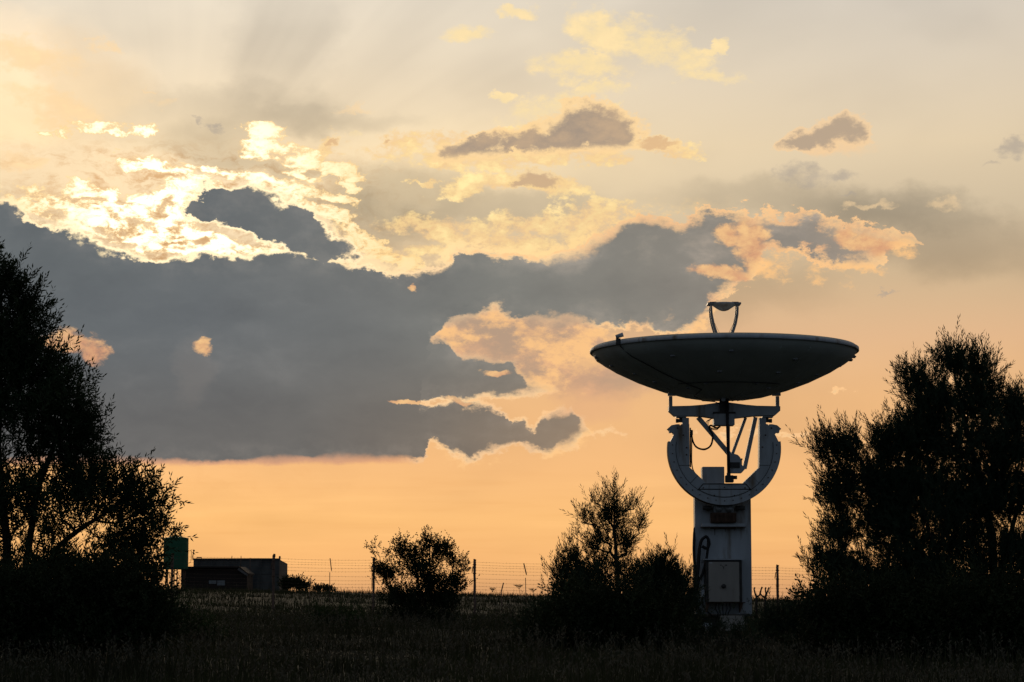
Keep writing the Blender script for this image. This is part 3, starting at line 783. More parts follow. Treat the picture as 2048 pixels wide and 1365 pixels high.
tree('understorey_bush', 'dense black bush under the tall willow like tree', 'bush', 36, 120,
     [(60, 1200, 200, 50), (230, 1190, 80, 50), (120, 1255, 230, 46), (290, 1240, 50, 40)], 620, 41, M['leafc'], ROUND, depth=1.0, shoots=6, rmax=.03)
tree('understorey_bush', 'dense black bush under the dish side of the big feathery tree', 'bush', 38, 1720,
     [(1700, 1230, 100, 44), (1800, 1240, 110, 60), (1760, 1300, 170, 40)], 520, 42, M['leafc'], ROUND, depth=1.0, shoots=6, rmax=.03)
tree('understorey_bush', 'dense black bush around the trunk foot of the big feathery tree', 'bush', 37, 1960,
     [(1950, 1240, 140, 60), (2080, 1250, 120, 80), (1960, 1310, 150, 36)], 520, 43, M['leafc'], ROUND, depth=1.0, shoots=6, rmax=.03)
tree('low_bush', 'low bush in the grass between the dish pedestal and the big feathery tree', 'bush', 47, 1560,
     [(1560, 1250, 50, 20), (1610, 1238, 50, 28), (1580, 1285, 60, 20)], 240, 44, M['leafb'], (0.09, 0.014, 11, 0.2, 0.6, 0.7), depth=.8, shoots=5, rmax=.03)
tree('low_bush', 'low bush in front of the dish pedestal foot', 'bush', 43, 1420,
     [(1400, 1325, 50, 14), (1470, 1330, 60, 14), (1350, 1315, 50, 20)], 200, 45, M['leafb'], (0.08, 0.014, 9, 0.14, 0.7, 0.6), depth=.8, shoots=5, rmax=.03)
tree('low_bush', 'greenish low bush between the concrete building and the lone upright bush', 'bush', 54, 680,
     [(670, 1270, 40, 22), (700, 1280, 36, 18), (640, 1285, 36, 16)], 110, 46, M['weed'], (0.08, 0.024, 8, 0.24, 0.8, 0.9), depth=.7, shoots=4, rmax=.02)
tree('low_bush', 'low bush in the grass below the wooden shed beside the willow like tree', 'bush', 44, 360,
     [(345, 1255, 40, 30), (400, 1285, 40, 22), (330, 1290, 40, 22)], 120, 47, M['weed'], (0.09, 0.024, 8, 0.26, 0.8, 0.9), depth=.7, shoots=4, rmax=.02)
tree('distant_bush', 'small rounded bush on the skyline touching the end wall of the concrete building', 'bush', 126, 592,
     [(590, 1170, 18, 8), (600, 1175, 16, 6), (575, 1172, 12, 8)], 70, 51, M['leafc'], (0.16, 0.07, 8, 0.3, 0.85, 0.5), depth=.5, shoots=5, rmax=.02, spread=.06)
tree('distant_bush', 'tiny bush on the skyline between two thin fence droppers', 'bush', 124, 640,
     [(640, 1180, 12, 5), (655, 1182, 14, 4)], 40, 52, M['leafc'], (0.13, 0.06, 6, 0.2, 0.85, 0.5), depth=.4, shoots=4, rmax=.02, spread=.05)

# ================================================================== the dish antenna
DD = 51.0
def q(px, py, y=DD):
    p = at(px, py, DD); return (p.x, p.z)
ax = q(1448, 1250)[0]
azr = gzf(ax, DD)
ant = thing('dish_antenna', (ax, DD, azr), 'large white dish antenna pointing straight up on a forked pedestal', 'satellite dish')
def lo(px, py, y=0.0):
    x, z = q(px, py); return (x - ax, y, z - azr)
def l2(px, py):
    x, z = q(px, py); return (x - ax, z - azr)
PXM = FPX / DD
def rect(mb, x0, x1, y0, y1, dy0, dy1, bev=0.0):
    a = l2(x0, y1); b = l2(x1, y0)
    mb.box(a[0], b[0], dy0, dy1, a[1], b[1], bev); return mb

# reflector
c0 = lo(1447.5, 700)
RS_ = 0.984
prof = [(3.0, 0.0), (2.99, -0.055), (2.90, -0.20), (2.72, -0.33), (2.40, -0.505), (2.12, -0.64), (1.80, -0.775), (1.5, -0.88), (1.2, -0.975), (0.9, -1.045), (0.6, -1.095), (0.3, -1.125), (0.02, -1.135)]
prof = [(a_ * RS_, b_) for a_, b_ in prof]
inner = [(r * 0.985, z + 0.045) for r, z in prof[::-1]]
refl = MB().lathe(prof + inner, c0, 128, True).build('reflector', M['dishpaint'], ant)
MB().lathe([(a_ * RS_, b_) for a_, b_ in [(3.005, 0.010), (3.025, 0.0), (3.028, -0.065), (3.015, -0.078), (2.99, -0.07), (2.96, 0.010)]], c0, 128, True).build('rim', M['paint'], refl)
def dish_r(r): return float(np.interp(r, [p[0] for p in prof[::-1]], [p[1] for p in prof[::-1]]))
def on_dish(r, a, off=0.0):
    th = math.radians(a)
    return Vector((c0[0] + r * math.cos(th), c0[1] + r * math.sin(th), c0[2] + dish_r(r) - off))
seams = MB()
for k in range(24):
    a = k * 15 + 5
    seams.tube([on_dish(r, a, .004) for r in (2.85, 2.4, 1.9, 1.4, .9, .5)], 0.007, 4)
seams.build('panel_seam', M['dishpaint'], refl)
# stiffening lugs and bolts under the bowl
for i, (r, a) in enumerate([(2.80, 182), (2.80, 357), (2.55, 190), (2.55, 349), (2.15, 200), (2.1, 338), (1.75, 205), (1.7, 335), (2.7, 268), (2.5, 302), (2.6, 240), (2.0, 300), (2.0, 262), (1.5, 250), (1.5, 292), (1.3, 228), (1.3, 312), (2.86, 186), (2.86, 353)]):
    p = on_dish(r, a, 0.0)
    m = MB().cyl(p + Vector((0, 0, .03)), p - Vector((0, 0, .035)), .035, 8)
    m.box(p.x - .05, p.x + .05, p.y - .03, p.y + .03, p.z - .015, p.z + .01)
    m.build('lug', M['steel'], refl)
# subreflector and its curved legs
sc_ = lo(1447.5, 612)
sub = MB().lathe([(0.0, 0.05), (0.27, 0.055), (0.285, 0.045), (0.28, 0.02), (0.2, -0.035), (0.1, -0.10), (0.045, -0.118), (0.0, -0.12)], (sc_[0], 0, sc_[2]), 40).build('subreflector', M['paint'], ant)
for s in (-1, 1):
    for yy in (-1, 1):
        # the pairs stand one behind the other
        pts = [(26, 606), (26.5, 618), (25.5, 632), (22, 650), (17.5, 664), (15, 672), (8, 705), (2, 735)]
        L = [lo(1447.5 + s * a_, b_) for a_, b_ in pts]
        wd = [.030, .045, .055, .060, .062, .060, .055, .05]
        out = [(p[0] + s * w * .5, p[2]) for p, w in zip(L, wd)]; inn = [(p[0] - s * w * .5, p[2]) for p, w in zip(L, wd)]
        y0 = yy * 0.16
        MB().strip(out, inn, y0 - .012, y0 + .012).build('subreflector_leg', M['steel'], ant)
    e = lo(1447.5 + s * 27, 609)
    MB().box(e[0] - .07, e[0] + .07, -.19, .19, e[2] - .02, e[2] + .022, .006).build('clamp', M['steel'], sub)
    MB().box(e[0] + (-.02 if s < 0 else -.13), e[0] + (.13 if s < 0 else .02), -.1, .1, e[2] + .024, e[2] + .045).build('end_plate', M['dark'], sub)
for s in (-1, 1):
    MB().tube([lo(1447.5 + s * 23, 640, -.1), lo(1447.5 + s * 8, 670, -.1), lo(1447.5 + s * 2, 700, 0)], 0.004, 4).build('stay_wire', M['wire'], ant)
MB().lathe([(0.0, 0.55), (0.16, 0.55), (0.20, 0.45), (0.12, 0.05), (0.22, 0.0)], (c0[0], 0, c0[2] - 1.08), 24).build('feed_horn', M['paint'], ant)
# small camera clamped on the rim
rc = lo(1237, 681, -1.8)
cth = math.atan2(-1.75, -2.42)
rp = Vector((c0[0] + 3.0 * math.cos(cth), 3.0 * math.sin(cth), c0[2]))
camr = MB(); camr.box(rp.x - .05, rp.x + .05, rp.y - .04, rp.y + .04, rp.z - .08, rp.z + .05); camr.cyl(rp, rp + Vector((0, 0, .12)), .018, 8)
ca = camr.build('rim_camera', M['dark'], ant)
h = MB(); h.tube([rp + Vector((-.05, 0, .085)), rp + Vector((.11, 0, .135))], [.04, .048], 10); h.build('camera_head', M['paint'], ca)
MB().tube([rp + Vector((0, 0, -.05))] + [on_dish(r, math.degrees(cth) + d, .02) for r, d in ((2.9, 0), (2.7, 2), (2.4, 6), (2.1, 9), (1.8, 13), (1.5, 18), (1.2, 25))] + [lo(1385, 797, -.5), lo(1403, 805, -.35), lo(1412, 805, -.3), lo(1428, 806, -.25), lo(1440, 811, -.2)], 0.010, 6).build('camera_cable', M['cable'], ant)
MB().tube([on_dish(1.55, a, .015) for a in range(225, 316, 6)], 0.008, 5).build('ring_cable', M['cable'], ant)

# cross beam with its uprights
beam_out = [(1337, 814), (1380, 813), (1405, 811), (1437, 806.5), (1457, 806.5), (1490, 811), (1512, 813), (1559, 814), (1559, 823), (1549, 832), (1506, 833), (1490, 835), (1468, 837.5), (1462, 827), (1432, 827), (1427, 837.5), (1404, 834), (1388, 833), (1348, 833), (1337, 823)]
beam = MB().prism([l2(*p) for p in beam_out], -.16, .16).build('cross_beam', M['paint'], ant)
for s in (0, 1):
    x0, x1 = (1352, 1372) if s == 0 else (1524, 1545)
    fl = MB(); rect(fl, x0, x1, 833.3, 836, -.14, .14); fl.build('beam_flange', M['steel'], beam)
for px in (1341.2, 1554.8):
    m = MB(); rect(m, px - 3.4, px + 3.4, 793, 814, -.035, .035); rect(m, px - 6, px + 10 if px < 1447 else px + 6, 787, 792, -.06, .06) if px < 1447 else rect(m, px - 10, px + 6, 787, 792, -.06, .06)
    a_ = lo(px, 790)
    m.cyl((a_[0], 0, a_[2]), (a_[0], 0, a_[2] + .2), .03, 8)
    m.build('upright', M['paint'], beam)
m = MB(); rect(m, 1440, 1447, 778, 806, -.42, -.35, .004); rect(m, 1436, 1452, 775, 779, -.45, -.30); rect(m, 1436, 1455, 795, 800, -.45, -.28)
m.build('front_upright', M['paint'], beam)
m = MB(); rect(m, 1437.5, 1455, 799.5, 826, -.27, -.165, .006); m.build('hinge_block', M['dark'], beam)
m = MB(); rect(m, 1426, 1467, 828.5, 852.5, -.26, .12, .01); gb = m.build('gear_box', M['paint'], ant)
m = MB(); rect(m, 1424, 1469, 826, 829.5, -.275, .13); m.build('lid', M['dark'], gb)
# jack screw
MB().tube([lo(1451.5, 802, -.33), lo(1452, 850, -.33), lo(1453.5, 900, -.33), lo(1455, 957, -.33)], [.038, .034, .034, .040], 10).build('jack_screw', M['cable'], ant)
m = MB(); rect(m, 1448, 1464, 953, 967, -.42, -.22, .01); a_ = lo(1464, 957, -.32); m.cyl(a_, (a_[0] + .08, a_[1], a_[2]), .04, 10); rect(m, 1451, 1458, 948, 954, -.38, -.28)
m.build('jack_base', M['dark'], ant)
# diagonal braces
def brace(a, b, w, dy0, dy1, name='brace', ma='paint'):
    p = Vector(l2(*a)); r_ = Vector(l2(*b)); d = (r_ - p).normalized(); n_ = Vector((-d.y, d.x)) * w / PXM / 2
    return MB().prism([tuple(p + n_), tuple(r_ + n_), tuple(r_ - n_), tuple(p - n_)], dy0, dy1).build(name, M[ma], ant)
brace((1396, 835), (1463, 914), 9, -.05, .05)
brace((1492, 835), (1466, 907), 6, .06, .14)
brace((1511, 835), (1489, 938), 8, -.04, .05)
brace((1459, 852), (1459, 906), 4.5, .15, .2)
act = MB().prism([l2(*p) for p in [(1456, 916), (1463, 908), (1474, 911), (1479, 916), (1481, 930), (1490, 938), (1482, 947), (1458, 947)]], -.17, .10).build('actuator', M['paint'], ant)
m = MB(); rect(m, 1459, 1478, 926, 937, -.20, -.172); m.build('motor_plate', M['dark'], act)
m = MB(); rect(m, 1478.5, 1484, 918, 921, -.12, 0); rect(m, 1480, 1483, 921, 934, -.1, -.04); m.build('limit_switch', M['steel'], act)

# forked cradle
CC = (1447.3, 899.0); RO = 112.3
def arc(r, a0, a1, n, c=CC): return [(c[0] + r * math.cos(math.radians(a0 + (a1 - a0) * i / n)), c[1] + r * math.sin(math.radians(a0 + (a1 - a0) * i / n))) for i in range(n + 1)]
outer = [(1361, 850), (1354, 857), (1347, 870), (1342.5, 883)] + arc(106.5, 187, -7, 60)[0:0]
oa = arc(108.5, 188, -8, 60)
left_top = [(1362, 850), (1354, 856), (1347, 870)]
right_top = [(2 * CC[0] - x, y) for x, y in left_top][::-1]
outl = left_top + oa + right_top
inn = []
# matching inner polyline
IN = [(1377.3, 850), (1378, 936), (1411, 968), (1483.6, 968), (1516.6, 936), (1517.3, 850)]
def plen(P): return [0] + list(np.cumsum([math.dist(a, b) for a, b in zip(P, P[1:])]))
def cast(p):
    # nearest point on the inner line in the direction of the centre line
    best = None
    for a, b in zip(IN, IN[1:]):
        ax_, ay_ = a; bx_, by_ = b; t = ((p[0] - ax_) * (bx_ - ax_) + (p[1] - ay_) * (by_ - ay_)) / ((bx_ - ax_) ** 2 + (by_ - ay_) ** 2)
        t = min(1, max(0, t)); s_ = (ax_ + (bx_ - ax_) * t, ay_ + (by_ - ay_) * t); d = math.dist(p, s_)
        if best is None or d < best[0]: best = (d, s_)
    return best[1]
innl = [cast(p) for p in outl]
cradle = MB().strip([l2(*p) for p in outl], [l2(*p) for p in innl], -.20, .12).build('cradle', M['paint'], ant)
# outer gear sector
MB().strip([l2(*p) for p in arc(RO, 187.5, -7.5, 70)], [l2(*p) for p in arc(97, 187.5, -7.5, 70)], -.215, -.202).build('sector_plate', M['paint'], cradle)
MB().strip([l2(*p) for p in arc(RO + .6, 187.5, -7.5, 70)], [l2(*p) for p in arc(109, 187.5, -7.5, 70)], -.199, .16).build('gear_rack', M['rust'], cradle)
MB().strip([l2(*p) for p in arc(97.6, 187.5, -7.5, 70)], [l2(*p) for p in arc(96.6, 187.5, -7.5, 70)], -.219, -.2155).build('weld_seam', M['dark'], cradle)
fp = [(1394, 981), (1405, 969.5), (1489.5, 969.5), (1500.5, 981)] + [p for p in arc(95.5, 57, 123, 20)]
fm = MB().prism([l2(*p) for p in fp], -.222, -.202).build('flange_plate', M['paint'], cradle)
MB().strip([l2(*p) for p in [(1393, 981.5), (1404.4, 968.4), (1490, 968.4), (1501.5, 981.5)]], [l2(*p) for p in [(1395, 982), (1405.4, 970.4), (1489, 970.4), (1499.5, 982)]], -.228, -.2235).build('gasket', M['dark'], cradle)
def bolt(px, py, y, r=.013, par=cradle):
    a_ = lo(px, py, y); MB().cyl(a_, (a_[0], y - .02, a_[2]), r, 6).build('bolt', M['rust'], par)
for p in arc(104, 184, -4, 20): bolt(p[0], p[1], -.216)
for p in ((1427, 992), (1467, 992), (1405, 977), (1447, 976), (1488, 977)): bolt(p[0], p[1], -.223, .015)
for p in ((1365, 872), (1372, 897), (1372, 911), (1529, 872), (1523, 896), (1354, 858), (1541, 858)): bolt(p[0], p[1], -.201, .018)
for a0 in (160, 135, 45, 20):
    p0 = arc(96, a0, a0, 1)[0]; p1 = cast(p0); seam = MB(); seam.strip([l2(*p0), l2(*p1)], [l2(p0[0] + .4, p0[1] + .9), l2(p1[0] + .4, p1[1] + .9)], -.205, -.2005); seam.build('plate_joint', M['dark'], cradle)
for s in (-1, 1):
    f = lambda x: x if s < 0 else 2 * CC[0] - x
    m = MB().prism([l2(f(x), y) for x, y in [(1333.5, 859.5), (1342, 852), (1352, 850), (1358, 850), (1362, 862), (1352, 871), (1345, 869), (1344, 866), (1338, 867), (1337, 862)]], -.17, .05)
    m.build('end_stop', M['paint'], cradle)
    m = MB(); rect(m, min(f(1364), f(1377)), max(f(1364), f(1377)), 837, 851, -.15, .08, .006); m.build('arm_cap', M['paint'], cradle)
    m = MB(); rect(m, min(f(1354), f(1366)), max(f(1354), f(1366)), 839.5, 845.5, -.12, .0, .01); a_ = lo(f(1354), 842.5, -.06); m.cyl((a_[0] - .03, -.06, a_[2]), (a_[0] + .03, -.06, a_[2]), .045, 10)
    rect(m, min(f(1358), f(1364)), max(f(1358), f(1364)), 835, 841, -.08, 0)
    m.build('pivot', M['dark'], cradle)
# counter box standing inside the fork
m = MB(); rect(m, 1406, 1450, 933, 968, .16, .55, .01); m.build('counter_box', M['paint'], ant)

# pedestal
ped = MB(); rect(ped, 1393, 1503.5, 990, 1229, .20, .62, .012); pedo = ped.build('pedestal', M['paint'], ant)
m = MB(); rect(m, 1390.5, 1393.2, 1056, 1180, .35, .42); m.build('corner_strip', M['steel'], pedo)
m = MB(); rect(m, 1388, 1508, 1229.3, 1233, .12, .70); rect(m, 1400, 1497, 1233.2, 1262, .25, .60); m.build('base_flange', M['concrete'], pedo)
# bearing block under the fork
bb = MB(); rect(bb, 1422, 1472, 1026, 1046, -.10, .196, .01); bbo = bb.build('bearing_block', M['rust'], ant)
m = MB(); rect(m, 1427, 1467, 1011, 1026.2, -.04, .196, .01); m.build('housing', M['steel'], bbo)
for px in (1437.5, 1457.5):
    a_ = lo(px, 1018.5, -.045); m = MB(); m.tube([(a_[0], -.10, a_[2]), (a_[0], -.04, a_[2])], .075, 16); m.build('roller', M['steel'], bbo)
for s in (-1, 1):
    cx = 1447.5 + s * 33
    m = MB(); rect(m, cx - 7, cx + 7, 1013, 1020, .05, .196, .01); a_ = lo(cx, 1016.5, .05); m.tube([(a_[0] - .1, .0, a_[2]), (a_[0] + .1, .0, a_[2])], .05, 10); m.build('side_roller', M['dark'], bbo)
m = MB()
for k in range(6): rect(m, 1424 + k * 8.2, 1427 + k * 8.2, 1028, 1043, -.125, -.102)
m.build('rib', M['rust'], bbo)
m = MB(); rect(m, 1404, 1490, 1047.5, 1054, -.02, .196, .008); shf = m.build('bracket_shelf', M['paint'], ant)
m = MB(); rect(m, 1402, 1492, 1054.2, 1055.2, -.03, .19); rect(m, 1422, 1472, 1055.3, 1057.5, .1, .19); m.build('shelf_lip', M['rust'], shf)
for x0, x1, y1 in ((1430.6, 1431.6, 1070), (1452, 1452.6, 1064), (1470, 1470.5, 1062)):
    m = MB(); rect(m, x0, x1, 1056, y1, .195, .1985); m.build('rust_streak', M['rust'], pedo)

# equipment cabinet on the front of the pedestal
cab = MB(); rect(cab, 1411.5, 1482.5, 1121, 1205, -.12, .196, .008); cabo = cab.build('cabinet', M['dark'], ant)
m = MB(); rect(m, 1407, 1485.5, 1118.4, 1120.8, -.17, .19, .004); m.build('rain_hood', M['paint'], cabo)
dm = MB(); rect(dm, 1416.5, 1477, 1124.5, 1204.5, -.155, -.123, .008); do = dm.build('cabinet_door', M['beige'], ant)
m = MB()
for (x, y, w_, h_) in ((1440.5, 1131, 3, 1.4), (1451, 1131, 3, 2), (1445.8, 1135, 2, 2.6), (1446.3, 1138, 1.2, 2), (1443.5, 1133, 1.6, 1.2), (1448.6, 1133, 1.6, 1.2)): rect(m, x - w_ / 2, x + w_ / 2, y - h_ / 2, y + h_ / 2, -.1575, -.1555)
m.build('emblem', M['dark'], do)
a_ = lo(1446, 1173, -.155); m = MB().cyl(a_, (a_[0], -.19, a_[2]), .05, 14); m.box(a_[0] - .06, a_[0] + .03, -.205, -.192, a_[2] - .012, a_[2] + .012); m.build('door_handle', M['dark'], do)
m = MB(); rect(m, 1417.5, 1423.5, 1125.5, 1127.5, -.1575, -.1555); m.build('name_plate', M['white'], do)
for y in (1132, 1163, 1196):
    m = MB(); rect(m, 1477.5, 1480.5, y - 3, y + 3, -.16, -.125); m.build('hinge', M['dark'], cabo)
m = MB()
for x in (1414, 1481):
    m.prism([l2(x - 1.5, 1205.3), l2(x + 5, 1205.3), l2(x + 3, 1214), l2(x - 1.5, 1226)], -.05, .19)
rect(m, 1412, 1490, 1204.8, 1206.8, -.1, .19); m.build('cabinet_bracket', M['rust'], cabo)
for k, x in enumerate((1432, 1438, 1445, 1453, 1459)):
    m = MB(); rect(m, x - 1.2, x + 1.2, 1207, 1212, -.06, -.03); m.tube([lo(x, 1211, -.045), lo(x + (k - 2) * .8, 1218, -.05), lo(1446 + (k - 2) * 5, 1227, -.02), lo(1446 + (k - 2) * 7, 1245, .05)], .014, 6)
    m.build('cable_gland', M['cable'], cabo)
m = MB(); rect(m, 1440, 1487, 1231.5, 1262, -.25, .05, .008); m.build('junction_box', M['beige'], ant)
m = MB(); rect(m, 1401.5, 1409, 1180, 1194.5, .0, .19, .004); rect(m, 1403, 1408, 1126, 1180, .1, .19); m.build('conduit_box', M['white'], ant)
sg = MB(); rect(sg, 1396, 1421, 1246, 1262, -.30, -.29); rect(sg, 1399, 1401, 1262, 1275, -.31, -.285); so = sg.build('warning_sign', M['white'], ant)
MB().prism([l2(1405.5, 1248.5), l2(1411.5, 1260), l2(1399.5, 1260)], -.3035, -.3015).build('triangle_mark', M['dark'], so)
# hoses
def hose(pts, r, name='hose', y=None):
    P = [Vector(lo(*p)) for p in pts]; Q = []
    for i in range(len(P) - 1):
        p0, p1, p2, p3 = P[max(i - 1, 0)], P[i], P[i + 1], P[min(i + 2, len(P) - 1)]
        for k in range(6):
            t = k / 6.0
            Q.append(0.5 * ((2 * p1) + (-p0 + p2) * t + (2 * p0 - 5 * p1 + 4 * p2 - p3) * t * t + (-p0 + 3 * p1 - 3 * p2 + p3) * t ** 3))
    Q.append(P[-1])
    return MB().tube(Q, r, 8).build(name, M['cable'], ant)
hose([(1392, 1055, .3), (1389.5, 1075, .2), (1388.5, 1110, .1), (1390.5, 1150, 0), (1388, 1185, 0), (1389, 1200, 0), (1395, 1215, 0), (1405, 1235, 0), (1412, 1250, .1)], .030)
hose([(1396, 1188, 0), (1395, 1150, 0), (1397, 1115, 0), (1400, 1092, 0), (1404, 1080, 0), (1412, 1074, 0), (1417, 1080, 0), (1418, 1090, 0), (1413, 1097, 0), (1404, 1093, 0)], .036)
hose([(1417, 1082, .05), (1416, 1098, .05), (1412, 1125, .05), (1404, 1150, .02), (1396, 1165, -.02), (1390, 1180, -.02), (1388, 1195, -.02), (1392, 1212, 0), (1402, 1232, .05)], .030)
hose([(1400, 1094, -.03), (1398, 1120, -.03), (1396, 1145, -.03), (1392, 1172, -.03), (1391, 1198, -.03), (1398, 1222, 0), (1410, 1238, .1)], .026)
hose([(1404, 1196, .1), (1407, 1212, .1), (1414, 1222, .1), (1425, 1232, .1)], .018)
hose([(1392, 1058, .32), (1387, 1150, .1), (1384.8, 1180, .05), (1386, 1195, .05), (1392, 1210, 0)], .009)
hose([(1382, 862, -.1), (1384, 880, -.1), (1390, 893, -.1), (1400, 899, -.1), (1411, 899, -.1), (1420, 893, -.1), (1424, 882, -.1), (1424, 870, -.1), (1418, 858, -.1), (1421, 852, -.1), (1432, 857, -.1), (1440, 854, -.1)], .021)
hose([(1382, 861, -.08), (1385, 884, -.08), (1395, 897, -.08), (1410, 900.5, -.08), (1422, 890, -.08), (1425, 875, -.08), (1420, 860, -.08)], .011)
hose([(1383, 865, -.08), (1383, 900, -.05), (1383.5, 925, 0), (1387, 940, .1), (1396, 952, .18)], .013)
hose([(1380.6, 856, .0), (1380.6, 900, .0), (1381, 935, .0)], .016, 'conduit')
for k in range(4):
    hose([(1425, 837, .0), (1419 - k * 1.6, 842, .02 * k), (1417 - k * 1.8, 850, .02 * k), (1423, 856 + k, .0), (1434, 857 + k, 0), (1441, 852, 0)], .005, 'thin_wire')
m = MB(); rect(m, 1380, 1385, 861, 872, -.14, -.05, .01); m.build('cable_clamp', M['dark'], cradle)

# ================================================================== barbed wire fence
FD = 80.0
def ftop(px): return 1118.0 + (px - 748) * 0.0188
f0 = at(950, 1235, FD)
fen = thing('wire_fence', (f0.x, FD, gzf(f0.x, FD)), 'long barbed wire fence on weathered posts across the grassy slope', 'fence')
fo = Vector((f0.x, FD, gzf(f0.x, FD)))
def fl_(px, py, dy=0.0):
    p = at(px, py, FD); return Vector((p.x - fo.x, dy, p.z - fo.z))
rr = random.Random(5)
posts = [-58, 143, 345, 547, 748, 949, 1151.5, 1355, 1554.5, 1757, 1958, 2160]
for px in posts:
    t_ = fl_(px, ftop(px)); gx = t_.x + fo.x; bz = gzf(gx, FD) - fo.z - .2
    ln = rr.uniform(-.03, .03); m = MB()
    hgt = t_.z - bz; n_ = 9
    pts = [Vector((t_.x + ln * (1 - i / n_) + rr.uniform(-.006, .006), 0, bz + hgt * i / n_)) for i in range(n_ + 1)]
    m.tube(pts, [.044 + rr.uniform(-.005, .005) for _ in pts], 8)
    po = m.build('post', M['wood'], fen)
    for zz in (0.12, 0.42, 0.66):
        kb = MB(); kb.tube([Vector((t_.x, -.01, t_.z - zz)), Vector((t_.x, -.01, t_.z - zz - .03))], .060, 8); kb.build('wire_tie', M['rust'], po)
    kb = MB(); kb.tube([Vector((t_.x - .05, 0, t_.z - .2)), Vector((t_.x - .085, 0, t_.z - .42))], .016, 5); kb.build('hook', M['rust'], po)
    kb = MB(); kb.tube([Vector((t_.x + .0, 0, t_.z - .005)), Vector((t_.x + .02, 0, t_.z + .05))], .05, 6)
    kb.build('post_cap', M['rust'], po)
offs = [3, 8.5, 14, 19.5, 26, 36.5, 44, 51, 58, 66, 76, 88, 100]
for w_i, of in enumerate(offs):
    pts = []; bm_ = MB()
    for a_, b_ in zip(posts, posts[1:]):
        for i in range(10):
            t = i / 10; px = a_ + (b_ - a_) * t
            sag = 4 * t * (1 - t) * (1.2 + .8 * math.sin(w_i * 2.1 + a_))
            pts.append(fl_(px, ftop(px) + of + sag, -.06))
    pts.append(fl_(posts[-1], ftop(posts[-1]) + of, -.06))
    bm_.tube(pts, .0025, 4)
    # barbs
    for p, r_ in zip(pts, pts[1:]):
        for k in range(3):
            c_ = p.lerp(r_, (k + .5) / 3); d = Vector((rr.uniform(-.4, .4), rr.uniform(-1, 1), rr.uniform(-1, 1))).normalized() * .03
            bm_.tube([c_ - d, c_ + d], .003, 3, False)
    bm_.build('wire', M['wire'], fen)
for (xa, ya, xb, yb, r_) in ((660, 1117, 663, 1142, .016), (659.5, 1145, 659, 1205, .012), (1047.5, 1127, 1053, 1150, .020), (1051, 1156, 1052, 1215, .012),
                             (1007, 1166, 1002.5, 1184, .022), (1002.5, 1184, 1004, 1225, .018), (622, 1158, 619, 1175, .016), (619, 1175, 619, 1210, .012), (744, 1137, 743, 1180, .008),
                             (1580, 1178, 1581, 1215, .012), (482, 1112, 481, 1135, .010), (500, 1116, 500, 1180, .008), (860, 1122, 859, 1180, .012)):
    MB().tube([fl_(xa, ya, .02), fl_(xb, yb, .02)], r_, 6).build('dropper', M['wood'], fen)

# pruned stump shoots by the fence
for i, (px, sh_) in enumerate(((1513, [(1513, 1200), (1513, 1193), (1510, 1187), (1508, 1179)]), (1530, [(1530, 1202), (1530, 1197), (1526, 1193), (1522, 1188)]))):
    D_ = 84.0
    def g_(px_, py_): p = at(px_, py_, D_); return Vector((p.x, D_, p.z))
    b_ = g_(px, 1205); bz = gzf(b_.x, D_)
    t = thing('pruned_shrub', (b_.x, D_, bz), ['pruned bare shrub with two upright stubs just right of the dish pedestal', 'pruned bare shrub with forked stubs beside the fence post right of the dish'][i], 'shrub', 'pruned bare shrubs on the skyline')
    o_ = Vector((b_.x, D_, bz))
    m = MB(); m.tube([Vector((0, 0, -.05)), g_(px, 1199) - o_, g_(px, 1194) - o_], [.05, .045, .04], 7); m.build('trunk', M['bark'], t)
    arms = [[(1513, 1195), (1510, 1187), (1508, 1178)], [(1513, 1195), (1519, 1191), (1521, 1184), (1523, 1177)]] if i == 0 else [[(1530, 1196), (1524, 1192), (1520, 1187)], [(1530, 1196), (1532, 1188), (1530.5, 1178)], [(1531, 1194), (1534, 1186), (1537, 1178)]]
    for a_ in arms:
        m = MB(); m.tube([g_(*p) - o_ for p in a_], [.038] + [.030] * (len(a_) - 2) + [.026], 6)
        e_ = g_(*a_[-1]) - o_
        m.tube([e_, e_ + Vector((.03, 0, .05))], .03, 6)
        m.build('branch', M['bark'], t)

# ================================================================== building, shed, tank
BD = 140.0
def frame(px, D_, dz=0.0):
    p = at(px, 1180, D_); o_ = Vector((p.x, D_, gzf(p.x, D_) + dz))
    def f(px_, py_, dy=0.0):
        k = at(px_, py_, D_ + dy) if dy else at(px_, py_, D_)
        return Vector((k.x - o_.x, dy, k.z - o_.z))
    return o_, f
o_, f = frame(480, BD, -.2)
bl = thing('concrete_building', tuple(o_), 'low flat roofed concrete building on the skyline behind the wooden shed', 'building')
a = f(387, 1119.5); b = f(559, 1119.5); c = f(575, 1128, 6.0); d_ = Vector((a.x + (c.x - b.x), 6.0, a.z))
zt = a.z; zb = -.3
m = MB(); vs = [(a.x, 0, zb), (b.x, 0, zb), (b.x + 2.0 * (c.x - b.x) / 2, 6, zb), (a.x + .4, 6, zb), (a.x, 0, zt), (b.x, 0, zt), (c.x, 6, c.z), (a.x + .4, 6, c.z)]
m.add(vs, [(0, 1, 5, 4), (1, 2, 6, 5), (2, 3, 7, 6), (3, 0, 4, 7), (4, 5, 6, 7), (3, 2, 1, 0)]); m.build('wall', M['concrete'], bl)
m = MB(); m.box(a.x - .06, b.x + .06, -.07, .05, zt - .02, zt + .07); m.build('roof_edge', M['dark'], bl)
for k in range(7):
    x = a.x + (b.x - a.x) * (k + .5) / 7; m = MB(); m.box(x - .025, x + .025, -.05, -.003, zb, zt - .03); m.build('pilaster', M['concrete'], bl)
